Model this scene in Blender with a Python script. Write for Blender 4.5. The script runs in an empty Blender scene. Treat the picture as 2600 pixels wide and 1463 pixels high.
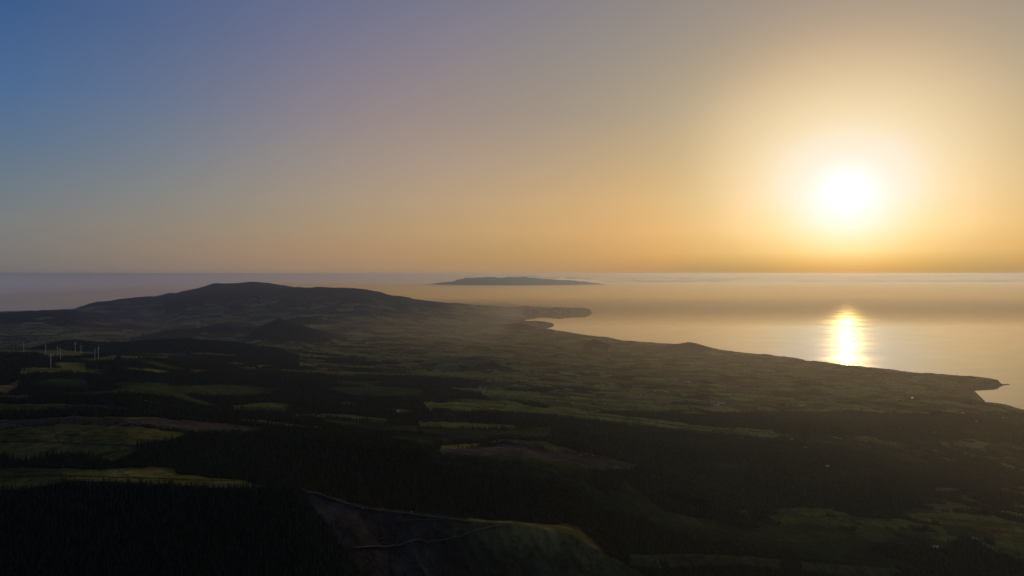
import bpy, math, random
import numpy as np
sc = bpy.context.scene
COL = sc.collection
rng = np.random.default_rng(7)
random.seed(7)

# ------------------------------------------------------------------ camera
F = 1733.0          # focal length in pixels of the 2600 px wide photograph
ZC = 1200.0         # camera height above the sea
V0 = 695.0          # pixel row of eye level
camd = bpy.data.cameras.new('camera'); cam = bpy.data.objects.new('camera', camd); COL.objects.link(cam)
sc.camera = cam
camd.sensor_width = 36; camd.lens = 36*F/2600; camd.shift_y = -(731.5-V0)/2600
camd.clip_start = 1; camd.clip_end = 600000
cam.location = (0, 0, ZC); cam.rotation_euler = (math.pi/2, 0, 0)

# ------------------------------------------------------------------ sky and sun
SUN_AZ = math.radians(26.12); SUN_EL = math.radians(6.06)
SV = (math.sin(SUN_AZ)*math.cos(SUN_EL), math.cos(SUN_AZ)*math.cos(SUN_EL), math.sin(SUN_EL))
world = bpy.data.worlds.new('World'); sc.world = world; world.use_nodes = True
nt = world.node_tree; N = nt.nodes; L = nt.links
bg = N['Background']
sky = N.new('ShaderNodeTexSky'); sky.sky_type = 'NISHITA'; sky.sun_disc = False
sky.sun_elevation = SUN_EL; sky.sun_rotation = SUN_AZ; sky.altitude = 1200
sky.air_density = 1.0; sky.dust_density = 2.0; sky.ozone_density = 1.0
# the evening air round the sun: radiance by angle from the sun (ramps) and by height above the horizon (bands)
TK = [0.0, 1.0, 2.0, 2.8, 3.6, 4.4, 5.2, 6.0, 7.0, 8.0, 9.0, 10.0, 11.2, 12.5, 14.0, 15.6, 17.4, 19.4, 21.6, 24.0, 27.0, 30.0, 34.0, 38.0, 43.0, 48.0, 54.0, 62.0]
EK = [0.0, 0.7, 1.7, 3.5, 6.0, 9.0, 13.0, 18.0, 24.0]
G = [[[1.32,1.199,0.751],[1.289,1.24,0.901],[1.31,1.313,1.095],[1.477,1.492,1.366],[1.757,1.705,1.549],[1.535,1.441,1.277],[1.343,1.188,0.93],[1.231,0.998,0.629],[1.148,0.833,0.395]],[[1.181,0.926,0.459],[1.191,1.036,0.63],[1.207,1.152,0.859],[1.247,1.247,1.094],[1.287,1.247,1.171],[1.278,1.187,1.04],[1.226,1.07,0.812],[1.156,0.926,0.572],[1.082,0.777,0.372]],[[1.02,0.668,0.25],[1.078,0.827,0.403],[1.105,0.991,0.64],[1.072,1.046,0.847],[1.063,1.009,0.903],[1.085,0.988,0.836],[1.108,0.951,0.691],[1.069,0.843,0.508],[1.0,0.71,0.344]],[[0.91,0.527,0.164],[1.004,0.703,0.293],[1.051,0.898,0.52],[1.005,0.955,0.716],[1.014,0.945,0.794],[1.012,0.904,0.738],[1.043,0.883,0.62],[1.01,0.788,0.467],[0.94,0.663,0.326]],[[0.803,0.418,0.11],[0.933,0.598,0.214],[1.03,0.819,0.412],[1.005,0.89,0.592],[1.01,0.904,0.706],[1.003,0.873,0.684],[0.999,0.833,0.563],[0.956,0.737,0.43],[0.879,0.616,0.309]],[[0.705,0.338,0.079],[0.865,0.512,0.161],[1.016,0.748,0.324],[1.016,0.84,0.487],[1.01,0.872,0.63],[0.999,0.852,0.641],[0.966,0.792,0.514],[0.906,0.69,0.398],[0.817,0.57,0.293]],[[0.619,0.286,0.064],[0.793,0.444,0.129],[0.983,0.671,0.26],[1.029,0.79,0.411],[1.007,0.826,0.542],[0.987,0.812,0.568],[0.937,0.75,0.469],[0.861,0.647,0.373],[0.756,0.528,0.28]],[[0.547,0.254,0.057],[0.725,0.397,0.112],[0.939,0.605,0.219],[1.039,0.745,0.357],[1.002,0.779,0.464],[0.965,0.763,0.491],[0.909,0.71,0.431],[0.818,0.607,0.351],[0.697,0.489,0.269]],[[0.477,0.233,0.058],[0.653,0.363,0.105],[0.888,0.553,0.196],[1.029,0.701,0.318],[0.986,0.729,0.401],[0.92,0.711,0.425],[0.865,0.662,0.393],[0.765,0.561,0.328],[0.631,0.447,0.258]],[[0.427,0.22,0.06],[0.597,0.339,0.102],[0.84,0.514,0.18],[1.005,0.659,0.287],[0.957,0.682,0.352],[0.865,0.661,0.374],[0.816,0.617,0.362],[0.712,0.518,0.308],[0.572,0.41,0.248]],[[0.39,0.212,0.064],[0.553,0.322,0.102],[0.796,0.481,0.166],[0.945,0.608,0.253],[0.89,0.631,0.311],[0.813,0.61,0.335],[0.768,0.574,0.338],[0.66,0.477,0.291],[0.521,0.378,0.24]],[[0.372,0.208,0.07],[0.527,0.31,0.102],[0.762,0.454,0.154],[0.883,0.562,0.225],[0.822,0.585,0.278],[0.762,0.561,0.304],[0.715,0.532,0.317],[0.607,0.441,0.276],[0.477,0.352,0.235]],[[0.37,0.207,0.076],[0.517,0.3,0.103],[0.736,0.43,0.144],[0.85,0.523,0.203],[0.781,0.541,0.247],[0.694,0.506,0.268],[0.635,0.48,0.291],[0.542,0.4,0.26],[0.433,0.325,0.23]],[[0.369,0.207,0.083],[0.513,0.293,0.105],[0.717,0.409,0.135],[0.824,0.491,0.185],[0.751,0.504,0.222],[0.638,0.462,0.241],[0.557,0.432,0.269],[0.48,0.365,0.248],[0.394,0.302,0.227]],[[0.395,0.213,0.089],[0.533,0.291,0.106],[0.704,0.39,0.13],[0.793,0.462,0.172],[0.733,0.474,0.203],[0.612,0.434,0.222],[0.498,0.392,0.25],[0.424,0.335,0.242],[0.358,0.281,0.227]],[[0.419,0.222,0.096],[0.544,0.289,0.108],[0.686,0.373,0.127],[0.76,0.439,0.163],[0.712,0.451,0.193],[0.589,0.413,0.215],[0.458,0.365,0.239],[0.385,0.313,0.239],[0.33,0.265,0.227]],[[0.429,0.229,0.102],[0.533,0.286,0.111],[0.647,0.356,0.126],[0.72,0.418,0.158],[0.68,0.431,0.188],[0.561,0.396,0.212],[0.431,0.345,0.233],[0.357,0.297,0.238],[0.306,0.252,0.23]],[[0.429,0.235,0.108],[0.517,0.283,0.114],[0.607,0.34,0.126],[0.68,0.4,0.155],[0.647,0.413,0.188],[0.533,0.379,0.212],[0.408,0.327,0.231],[0.334,0.284,0.238],[0.283,0.24,0.234]],[[0.424,0.239,0.115],[0.492,0.279,0.118],[0.565,0.326,0.127],[0.641,0.384,0.153],[0.612,0.397,0.188],[0.506,0.364,0.215],[0.388,0.312,0.23],[0.315,0.273,0.239],[0.262,0.228,0.237]],[[0.415,0.241,0.121],[0.468,0.273,0.122],[0.527,0.312,0.127],[0.605,0.37,0.154],[0.578,0.382,0.19],[0.48,0.35,0.219],[0.369,0.298,0.23],[0.299,0.262,0.241],[0.242,0.217,0.241]],[[0.4,0.241,0.127],[0.444,0.266,0.126],[0.493,0.298,0.13],[0.564,0.353,0.155],[0.54,0.365,0.193],[0.454,0.335,0.223],[0.353,0.284,0.233],[0.283,0.25,0.244],[0.22,0.204,0.245]],[[0.386,0.238,0.132],[0.427,0.259,0.13],[0.473,0.288,0.133],[0.526,0.335,0.158],[0.506,0.349,0.196],[0.433,0.321,0.226],[0.343,0.273,0.237],[0.269,0.238,0.248],[0.199,0.192,0.249]],[[0.365,0.231,0.137],[0.405,0.249,0.134],[0.448,0.275,0.138],[0.48,0.315,0.162],[0.46,0.328,0.2],[0.399,0.304,0.23],[0.323,0.258,0.242],[0.249,0.221,0.253],[0.173,0.177,0.253]],[[0.341,0.221,0.142],[0.38,0.238,0.139],[0.422,0.262,0.142],[0.435,0.296,0.167],[0.413,0.309,0.205],[0.361,0.286,0.234],[0.295,0.243,0.247],[0.224,0.204,0.257],[0.147,0.162,0.256]],[[0.307,0.209,0.146],[0.344,0.224,0.144],[0.383,0.246,0.148],[0.381,0.275,0.173],[0.354,0.285,0.211],[0.304,0.263,0.24],[0.246,0.221,0.254],[0.184,0.183,0.262],[0.118,0.145,0.258]],[[0.271,0.196,0.151],[0.301,0.21,0.15],[0.334,0.23,0.154],[0.328,0.254,0.18],[0.295,0.261,0.217],[0.244,0.238,0.246],[0.189,0.199,0.262],[0.138,0.161,0.263],[0.092,0.128,0.257]],[[0.228,0.18,0.155],[0.25,0.193,0.156],[0.274,0.211,0.162],[0.269,0.231,0.188],[0.231,0.232,0.223],[0.179,0.209,0.254],[0.128,0.174,0.275],[0.09,0.137,0.263],[0.066,0.109,0.254]],[[0.179,0.161,0.16],[0.19,0.172,0.165],[0.204,0.188,0.175],[0.205,0.204,0.199],[0.164,0.198,0.231],[0.114,0.173,0.263],[0.072,0.145,0.296],[0.047,0.109,0.258],[0.042,0.087,0.248]]]
def mth(op, a, b=None, clamp=False):
    n = N.new('ShaderNodeMath'); n.operation = op; n.use_clamp = clamp
    for i, v in enumerate((a, b)):
        if v is None: continue
        if isinstance(v, (int, float)): n.inputs[i].default_value = v
        else: L.new(v, n.inputs[i])
    return n.outputs[0]
tc = N.new('ShaderNodeTexCoord')
nrm = N.new('ShaderNodeVectorMath'); nrm.operation = 'NORMALIZE'; L.new(tc.outputs['Generated'], nrm.inputs[0])
dot = N.new('ShaderNodeVectorMath'); dot.operation = 'DOT_PRODUCT'; L.new(nrm.outputs[0], dot.inputs[0]); dot.inputs[1].default_value = SV
sep = N.new('ShaderNodeSeparateXYZ'); L.new(nrm.outputs[0], sep.inputs[0])
theta = mth('ARCCOSINE', mth('MINIMUM', dot.outputs['Value'], 0.9999999))
fac_t = mth('SQRT', mth('DIVIDE', theta, math.pi))
el = mth('MULTIPLY', mth('ARCSINE', sep.outputs['Z']), 180/math.pi)
prev = None
bands = [(EK[j], [G[i][j] for i in range(len(TK))]) for j in range(len(EK))]
zen = [[0.30*c for c in g] for g in [(0.16, 0.20, 0.30)]*len(TK)]
bands.append((55.0, zen))
# the thick air beyond the end of the visible sea: warmer and dimmer under the sun, paler away from it
low = [[c*float(np.interp(t_, [0, 15, 35, 60], [0.62, 0.70, 0.92, 1.12])) for c in g] for t_, g in zip(TK, bands[0][1])]
bands.insert(0, (-0.3, low))
for j, (e, cols) in enumerate(bands):
    r = N.new('ShaderNodeValToRGB'); r.color_ramp.interpolation = 'LINEAR'
    L.new(fac_t, r.inputs[0])
    stops = [(math.sqrt(t/180), c) for t, c in zip(TK, cols)]
    back = [0.09, 0.21, 0.60] if e < 20 else [0.06, 0.09, 0.17]
    if j == len(bands)-1: back = [0.02, 0.035, 0.07]
    last = cols[-1]
    stops.append((math.sqrt(95/180), [0.35*a+0.25*b for a, b in zip(last, back)]))
    stops.append((1.0, [0.45*b for b in back]))
    cr = r.color_ramp
    while len(cr.elements) < len(stops): cr.elements.new(0.5)
    for k, (p, c) in enumerate(stops):
        cr.elements[k].position = p
    for k, (p, c) in enumerate(stops):
        cr.elements[k].color = (c[0]/4, c[1]/4, c[2]/4, 1)
    if prev is None: prev = r.outputs[0]
    else:
        mr = N.new('ShaderNodeMapRange'); mr.inputs['From Min'].default_value = pe; mr.inputs['From Max'].default_value = e
        L.new(el, mr.inputs['Value'])
        mx = N.new('ShaderNodeMix'); mx.data_type = 'RGBA'; L.new(mr.outputs[0], mx.inputs[0]); L.new(prev, mx.inputs[6]); L.new(r.outputs[0], mx.inputs[7])
        prev = mx.outputs[2]
    pe = e
# Sky Texture at a twentieth of its strength, under the evening air
t1 = N.new('ShaderNodeVectorMath'); t1.operation = 'SCALE'; L.new(prev, t1.inputs[0]); t1.inputs['Scale'].default_value = 0.96*4/0.05
t2 = N.new('ShaderNodeVectorMath'); t2.operation = 'MULTIPLY'; L.new(sky.outputs[0], t2.inputs[0]); t2.inputs[1].default_value = (0.03, 0.04, 0.06)
t3 = N.new('ShaderNodeVectorMath'); t3.operation = 'ADD'; L.new(t1.outputs[0], t3.inputs[0]); L.new(t2.outputs[0], t3.inputs[1])
L.new(t3.outputs[0], bg.inputs[0]); bg.inputs[1].default_value = 0.05
world.cycles.sampling_method = 'MANUAL'; world.cycles.sample_map_resolution = 1024

sund = bpy.data.lights.new('sun', 'SUN'); sun = bpy.data.objects.new('sun', sund); COL.objects.link(sun)
sund.energy = 1.4; sund.angle = math.radians(0.53); sund.color = (1.0, 0.62, 0.20)
sun.rotation_euler = (math.pi/2-SUN_EL, 0, math.pi-SUN_AZ)
sun.location = (0, 0, 3000)
vs = sc.view_settings; vs.view_transform = 'Standard'; vs.look = 'None'; vs.exposure = 0; vs.gamma = 1; vs.use_curve_mapping = False
cy = sc.cycles
cy.use_denoising = True; cy.max_bounces = 6; cy.diffuse_bounces = 2; cy.glossy_bounces = 2; cy.volume_bounces = 3; cy.transparent_max_bounces = 6
cy.sample_clamp_indirect = 3.0

# ------------------------------------------------------------------ helpers
def put(o, label=None, cat=None, group=None, kind=None):
    if label: o['label'] = label
    if cat: o['category'] = cat
    if group: o['group'] = group
    if kind: o['kind'] = kind
    return o
def mesh_obj(name, verts, faces, mat=None, parent=None, smooth=False, mats=None, link=True):
    me = bpy.data.meshes.new(name)
    me.from_pydata([tuple(v) for v in verts], [], [tuple(f) for f in faces]); me.update()
    for m in (mats or ([mat] if mat else [])): me.materials.append(m)
    if smooth: me.polygons.foreach_set('use_smooth', [True]*len(me.polygons))
    o = bpy.data.objects.new(name, me)
    if link: COL.objects.link(o)
    if parent: o.parent = parent
    return o
def empty(name, loc, rz=0.0):
    o = bpy.data.objects.new(name, None); COL.objects.link(o); o.location = loc; o.rotation_euler = (0, 0, rz); o.empty_display_size = 5
    return o
def grid_mesh(name, P, mat, attrs=None, smooth=True, drop=None):
    """P: (rows, cols, 3) array -> one mesh"""
    r, c = P.shape[:2]
    me = bpy.data.meshes.new(name)
    idx = np.arange(r*c, dtype=np.int32).reshape(r, c)
    q = np.stack([idx[:-1, :-1], idx[:-1, 1:], idx[1:, 1:], idx[1:, :-1]], -1).reshape(-1, 4)
    if drop is not None: q = np.ascontiguousarray(q[~drop.reshape(-1)[q].all(1)])
    me.vertices.add(r*c); me.vertices.foreach_set('co', P.reshape(-1).astype(np.float32))
    me.loops.add(q.size); me.loops.foreach_set('vertex_index', q.reshape(-1))
    me.polygons.add(len(q)); me.polygons.foreach_set('loop_start', np.arange(0, q.size, 4, dtype=np.int32))
    if smooth: me.polygons.foreach_set('use_smooth', np.ones(len(q), dtype=bool))
    for k, a in (attrs or {}).items():
        if a.shape[-1] == 4 and a.ndim == 3:
            at = me.attributes.new(k, 'FLOAT_COLOR', 'POINT'); at.data.foreach_set('color', a.reshape(-1).astype(np.float32))
        else:
            at = me.attributes.new(k, 'FLOAT', 'POINT'); at.data.foreach_set('value', a.reshape(-1).astype(np.float32))
    me.update(); me.materials.append(mat)
    o = bpy.data.objects.new(name, me); COL.objects.link(o)
    return o
def smoothstep(a, b, x):
    t = np.clip((x-a)/(b-a), 0, 1); return t*t*(3-2*t)
PERM = rng.permutation(256).astype(np.int32); PERM = np.concatenate([PERM, PERM, PERM])
GA = rng.uniform(0, 2*math.pi, 256); GX = np.cos(GA).astype(np.float32); GY = np.sin(GA).astype(np.float32)
def perlin(x, y):
    xf = np.floor(x); yf = np.floor(y)
    xi = xf.astype(np.int64) & 255; yi = yf.astype(np.int64) & 255
    fx = (x-xf).astype(np.float32); fy = (y-yf).astype(np.float32)
    u = fx*fx*fx*(fx*(fx*6-15)+10); v = fy*fy*fy*(fy*(fy*6-15)+10)
    def g(dx, dy):
        h = PERM[PERM[(xi+dx) & 255]+((yi+dy) & 255)] & 255
        return GX[h]*(fx-dx)+GY[h]*(fy-dy)
    a = g(0, 0); b = g(1, 0); c = g(0, 1); d = g(1, 1)
    return (a+(b-a)*u)*(1-v)+(c+(d-c)*u)*v
def fbm(x, y, o=4, gain=0.5):
    s = 0; a = 1.0; t = 0
    for k in range(o):
        s = s+a*perlin(x*2**k+17.3*k, y*2**k-9.1*k); t += a; a *= gain
    return s/t*1.6
def ridged(x, y, o=4):
    s = 0; a = 1.0; t = 0
    for k in range(o):
        s = s+a*(1-2*np.abs(perlin(x*2**k+7.7*k, y*2**k+3.1*k))*1.4); t += a; a *= 0.5
    return s/t
def UV(X, Y, z): return 1300+F*X/Y, V0+F*(ZC-z)/Y
def inpoly(px, py, poly):
    r = np.zeros(px.shape, bool); n = len(poly); j = n-1
    for i in range(n):
        x1, y1 = poly[i]; x2, y2 = poly[j]
        if y1 != y2:
            c = ((y1 > py) != (y2 > py)) & (px < (x2-x1)*(py-y1)/(y2-y1)+x1)
            r ^= c
        j = i
    return r
def segdist(px, py, pts, closed=True):
    d2 = np.full(px.shape, 1e18)
    n = len(pts)
    for i in range(n if closed else n-1):
        x1, y1 = pts[i]; x2, y2 = pts[(i+1) % n]
        dx, dy = x2-x1, y2-y1; ll = dx*dx+dy*dy+1e-9
        t = np.clip(((px-x1)*dx+(py-y1)*dy)/ll, 0, 1)
        d2 = np.minimum(d2, (px-x1-t*dx)**2+(py-y1-t*dy)**2)
    return np.sqrt(d2)

# ------------------------------------------------------------------ the lie of the land
def pix2xy(u, v, z):
    Y = F*(ZC-z)/(v-V0); return ((u-1300)/F*Y, Y)
coast_px = [(3300,1330,60),(2900,1140,60),(2700,1062,60),(2600,1034,60),(2570,1024,62),(2540,1020,60),(2512,1020,50),(2503,1009,45),(2492,999,40),(2475,995,25),(2458,990,8),
            (2450,986,2),(2468,983,2),(2500,981,2),(2535,979,2),(2556,977,2),(2562,974,10),(2545,968,35),(2520,962,45),(2490,957,48),(2440,955,52),(2400,951,55),(2370,948,55),(2330,947,55),(2220,932,60),(2196,928,60),(2150,927,55),(2130,924,55),
            (2070,918,55),(2040,910,60),(1950,900,60),(1880,893,60),(1840,887,60),(1800,880,45),(1750,876,50),(1690,873,60),(1600,866,60),(1560,857,60),(1500,851,60),(1440,841,55),(1400,836,60),(1375,829,60),
            (1360,825,40),(1400,826.5,5),(1410,825,4),(1395,820.5,30),(1345,818.5,40),(1330,815,30),(1336,808,25),(1326,804,25),(1350,799,5),(1400,798.5,3),(1470,798.0,3),(1505,794.5,3)]
coast = [pix2xy(*p) for p in coast_px]
def far(u, Y): return ((u-1300)/F*Y, Y)
coast += [far(1500,22300), far(1400,23200), far(1330,24500), far(1290,27500), far(1240,31000), far(1210,32500), far(1290,34000), far(1400,39000), far(1560,44500), far(1640,50500), far(1600,54500),
          far(1300,57500), far(1100,57000), far(900,50000), far(860,40000), far(700,27500), far(420,24500), far(200,22500), far(140,19800), far(-100,17500), far(-600,16000), far(-3000,9000), (-9000, 0), (-6000,-3000), (0,-4000), (7000,-3500), (7200, 1500), (5600, 3600)]
UK = np.array([-600, 0, 325, 650, 975, 1300, 1625, 1950, 2275, 2600, 3200.])
YK = np.array([300, 500, 800, 1000, 1500, 2000, 2700, 3500, 4500, 6000, 8000, 10500, 13500, 17000, 22000, 30000, 45000, 60000.])
ZT = np.array([
 [700,720,780,830,860,860,850,820,760,600,450,350,400,250,60,40,40,40],
 [640,680,730,790,850,850,832,785,690,510,370,310,330,230,80,40,40,40],
 [620,660,720,780,845,835,800,760,660,510,370,300,300,300,150,80,60,60],
 [580,620,690,750,800,760,690,640,590,500,370,310,290,300,150,90,70,70],
 [540,580,640,700,715,712,650,600,510,420,320,250,215,210,130,100,90,80],
 [490,520,580,630,640,655,610,540,450,345,240,150,105, 85,80,100,120,80],
 [440,470,520,560,560,575,530,460,375,275,170,100, 60, 60,60,60,60,60],
 [400,430,470,500,520,500,460,385,300,205,110, 70, 60, 60,60,60,60,60],
 [370,400,430,460,490,475,425,345,255,150, 75, 60, 60, 60,60,60,60,60],
 [350,380,400,430,455,435,375,295,195, 85, 60, 60, 60, 60,60,60,60,60],
 [320,350,370,380,400,370,300,200,100, 60, 60, 60, 60, 60,60,60,60,60]], float)
LYK = np.log(YK)
def table(u, Y):
    u = np.clip(u, UK[0], UK[-1]); ly = np.log(np.clip(Y, YK[0], YK[-1]))
    iu = np.clip(np.searchsorted(UK, u)-1, 0, len(UK)-2); fu = (u-UK[iu])/(UK[iu+1]-UK[iu]); fu = fu*0.5+0.5*fu*fu*(3-2*fu)
    iy = np.clip(np.searchsorted(LYK, ly)-1, 0, len(LYK)-2); fy = (ly-LYK[iy])/(LYK[iy+1]-LYK[iy]); fy = fy*0.5+0.5*fy*fy*(3-2*fy)
    a = ZT[iu, iy]*(1-fy)+ZT[iu, iy+1]*fy; b = ZT[iu+1, iy]*(1-fy)+ZT[iu+1, iy+1]*fy
    return a*(1-fu)+b*fu
# the escarpment edge: (u, v, depth)
ESC = [(-900,1262,1150),(0,1246,1145),(70,1242,1150),(160,1224,1165),(300,1224,1160),(447,1233,1150),(607,1240,1160),(769,1243,1175),(800,1249,1185),(892,1278,1215),(988,1294,1268),(1045,1300,1290),(1125,1310,1325),(1243,1329,1370),
       (1301,1329,1394),(1355,1339,1420),(1430,1356,1455),(1467,1365,1470),(1490,1382,1470),(1520,1398,1480),(1570,1410,1500),(1640,1416,1530),(1750,1412,1600),(1900,1418,1640),(2000,1430,1660),(2130,1440,1675),(2600,1474,1700),(3300,1520,1700)]
# long ridges: crest line in pixels with its depth, reach in front and behind, in metres
RIDGES = [
 # wooded ridge behind the bare spur, running down to the right
 ([(760,1120,1690),(900,1130,1730),(1010,1140,1750),(1128,1147,1770),(1220,1158,1780),(1330,1168,1800),(1467,1196,1830),(1560,1225,1850),(1640,1262,1870),(1690,1296,1880),(1800,1330,1900)], 190, 330),
 # sunlit ridge line behind it
 ([(1020,1140,2080),(1128,1134,2090),(1211,1130,2100),(1275,1119,2110),(1365,1124,2120),(1470,1150,2130),(1600,1185,2150),(1700,1215,2170)], 130, 420),
 # dark wooded hill behind the wind farm
 ([(60,889,5400),(110,880,5400),(160,869,5400),(200,867,5450),(250,874,5450),(300,874,5500),(380,866,5600),(480,862,5700),(520,868,5700),(580,870,5700),(640,880,5700),(720,895,5600)], 500, 700),
 # hill country on the left
 ([(-400,800,12500),(-100,797,12500),(0,799,12600),(40,795,12700),(80,792.5,12800),(130,792,12900),(160,794,13000),(170,791.5,13000),(190,793,13000),(230,805,13000),(300,815,13000),(380,822,13000)], 2600, 1800),
 # front shoulder of the big mountain
 ([(420,775,15500),(520,752,16000),(640,741,16300),(700,737,16300),(745,733,16300),(757,730.5,16400),(790,732,16400),(805,730,16400),(850,733,16500),(900,733,16500),(930,736,16600),(960,743,16800),(985,750,17000),(1010,754,17200),
   (1040,757,17400),(1080,760,17600),(1130,766,17800),(1160,767,18000),(1200,773,18300),(1240,779,18600),(1260,783,18800),(1290,790,19100),(1325,801,19400)], 3600, 2600),
 # the summit behind
 ([(100,812,17500),(150,800,18000),(187,791,18500),(200,784,18500),(222,774,18500),(245,768,18600),(275,765,18700),(310,759,18800),(345,755.5,18900),(395,755,19000),(415,750,19000),(430,746.5,19000),(445,747,19000),(475,739.5,19200),(505,733,19400),
   (545,721.5,19600),(590,721,19700),(635,717.5,19800),(680,720,19900),(720,727,19900),(750,732,19900),(800,738,19900),(900,748,20000),(1000,765,20500),(1100,780,21000)], 3000, 2500),
 ([(360,850,9700),(420,842,9700),(470,838,9700),(520,835,9700),(560,829,9700),(580,827,9700),(610,832,9700),(640,833,9700),(690,840,9700)], 420, 600),
 ([(150,846,10900),(200,840,10900),(260,836,10900),(310,829,10900),(345,828,10900),(390,833,10900),(440,840,10900),(500,850,10900)], 420, 600),
 # headland reaching into the sea
 ([(1230,784,20300),(1300,781,20600),(1318,779,20700),(1331,777.5,20700),(1350,781,20700),(1372,784.5,20700),(1395,784,20700),(1403,781.5,20750),(1420,780.5,20750),(1440,782.5,20800),(1460,783.5,20800),(1488,784.5,20850),(1497,789,20900),(1504,794,20900)], 700, 900),
 # volcano at the far end of the island
 ([(850,735,50000),(950,730,50000),(1000,727,50000),(1080,723,50000),(1110,719.5,50000),(1150,715,50000),(1160,711,50000),(1185,706.5,50000),(1197,706,50000),(1215,705.5,50000),(1240,703.5,50000),(1252,704,50000),(1270,706,50000),(1290,704,50000),
   (1305,705,50000),(1330,703.8,50000),(1350,706,50000),(1380,709,50000),(1420,711,50000),(1460,713,50000),(1490,717,50000),(1530,722,50000),(1560,727,50000)], 6500, 4500),
]
# single cones and knolls: (u, v of the top, depth, half width px left, right, length front/back m, bump sharpness)
KNOLLS = [(762,829,9000,150,125,1000,1.15),(705,833,9050,60,50,600,1.6),(575,826,10700,60,55,800,1.4),(640,836,10500,50,50,600,1.4),(770,817,11500,70,60,700,1.3),(420,848,9300,90,110,600,1.2),
          (1508,862,9700,30,55,420,1.7),(1750,868.5,10050,75,62,500,1.1),(1310,822,13800,70,60,700,1.2),(860,897,6900,70,80,400,1.2),(980,908,6500,60,90,350,1.1),(330,827,11500,70,80,700,1.2),(210,838,11000,80,90,700,1.2),
          (1200,905,6200,140,150,400,1.2),(1120,950,4700,150,150,300,1.2),(700,910,5600,130,140,400,1.2)]
def crest(line, u):
    a = np.array(line, float); Yc = np.interp(u, a[:, 0], a[:, 2]); vc = np.interp(u, a[:, 0], a[:, 1])
    return Yc, ZC-(vc-V0)*Yc/F, a[0, 0], a[-1, 0]
def height(X, Y):
    X = np.asarray(X, float); Y = np.asarray(Y, float)
    Yp = np.maximum(Y, 250.0); u = 1300+F*X/Yp
    z = table(u, Yp)
    # rolling relief that grows with distance
    amp = np.interp(Yp, [800, 2000, 4000, 8000, 14000, 30000], [5, 12, 20, 26, 30, 30])
    z = z+amp*fbm(X/900+3.1, Y/900+1.7, 5)+0.35*amp*fbm(X/260, Y/260, 3)
    z = z+1.5*fbm(X/60, Y/60, 2)
    rough = 26*ridged(X/800+2, Y/800, 3)*smoothstep(12500, 15500, Yp)*(1-smoothstep(24000, 26000, Yp))
    # valleys that run to the coast on the right
    rr = ridged((X*0.55-Y*0.84)/1100+5, (X*0.84+Y*0.55)/4200, 3)
    vw = smoothstep(1500, 2600, u+0.05*Yp)*smoothstep(1700, 3000, Yp)*(1-smoothstep(9000, 12000, Yp))
    z = z+vw*22*(rr-0.3)
    # ridges
    for line, front, back in RIDGES[:8]:
        Yc, zc, u0, u1 = crest(line, u)
        m = (u > u0-40) & (u < u1+40) & (np.abs(Yp-Yc) < 3.2*max(front, back))
        if not m.any(): continue
        d = (Yp-Yc); w = np.where(d < 0, front, back)
        base = z
        t = np.clip(np.abs(d)/w, 0, 3)
        big = front > 2000
        ero = fbm(X/1400+9, Y/1400, 4) if big else 0.0
        prof = np.exp(-(t*1.15)**1.5)
        edge = smoothstep(u0-40, u0+60, u)*(1-smoothstep(u1-30, u1+40, u))
        # away from the crest the slope is carved, on the crest it keeps its line
        target = zc-(1-prof)*(zc-base)
        if big: target = target+smoothstep(0.05, 0.5, t)*prof*90*ero+smoothstep(0.02, 0.4, t)*prof*60*ridged(X/900, Y/2500, 3)*0.5
        zz = base+(target-base)*edge*smoothstep(2.6, 1.6, t)
        # never let a ridge dig: keep the higher of both away from the crest
        z = np.where(m, np.where(t < 0.3, zz, np.maximum(base, zz)), z)
    z = z+rough
    # the escarpment that falls towards the camera
    ea = np.array(ESC, float)
    Ye = np.interp(u, ea[:, 0], ea[:, 2]); ve = np.interp(u, ea[:, 0], ea[:, 1]); ze = ZC-(ve-V0)*Ye/F
    d = Ye-Yp
    steep = np.interp(u, [0, 700, 900, 1300, 1500, 1700, 2600], [0.46, 0.50, 0.42, 0.42, 0.46, 0.50, 0.45])
    gul = ridged((X*0.80+Y*0.60)/95+1.0, (X*-0.60+Y*0.80)/520, 2)
    gmask = smoothstep(850, 1150, u)*(1-smoothstep(1750, 1900, u))
    down = ze-steep*np.maximum(d, 0)-34*smoothstep(0, 80, d)*gmask*(0.55-gul*0.55)*1.3-3*fbm(X/70, Y/70, 3)*smoothstep(0, 30, d)
    down = np.maximum(down, z-260)
    tb = smoothstep(0, np.interp(u, [700, 900, 1500], [300, 160, 140]), -d)
    zb = ze+(z-ze)*tb
    near = np.where(d > 0, down, zb)
    z = np.where(Yp < Ye+320, near, z)
    return z
def coast_d(X, Y):
    d = segdist(X, Y, coast); ins = inpoly(X, Y, coast)
    return np.where(ins, d, -d)
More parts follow.
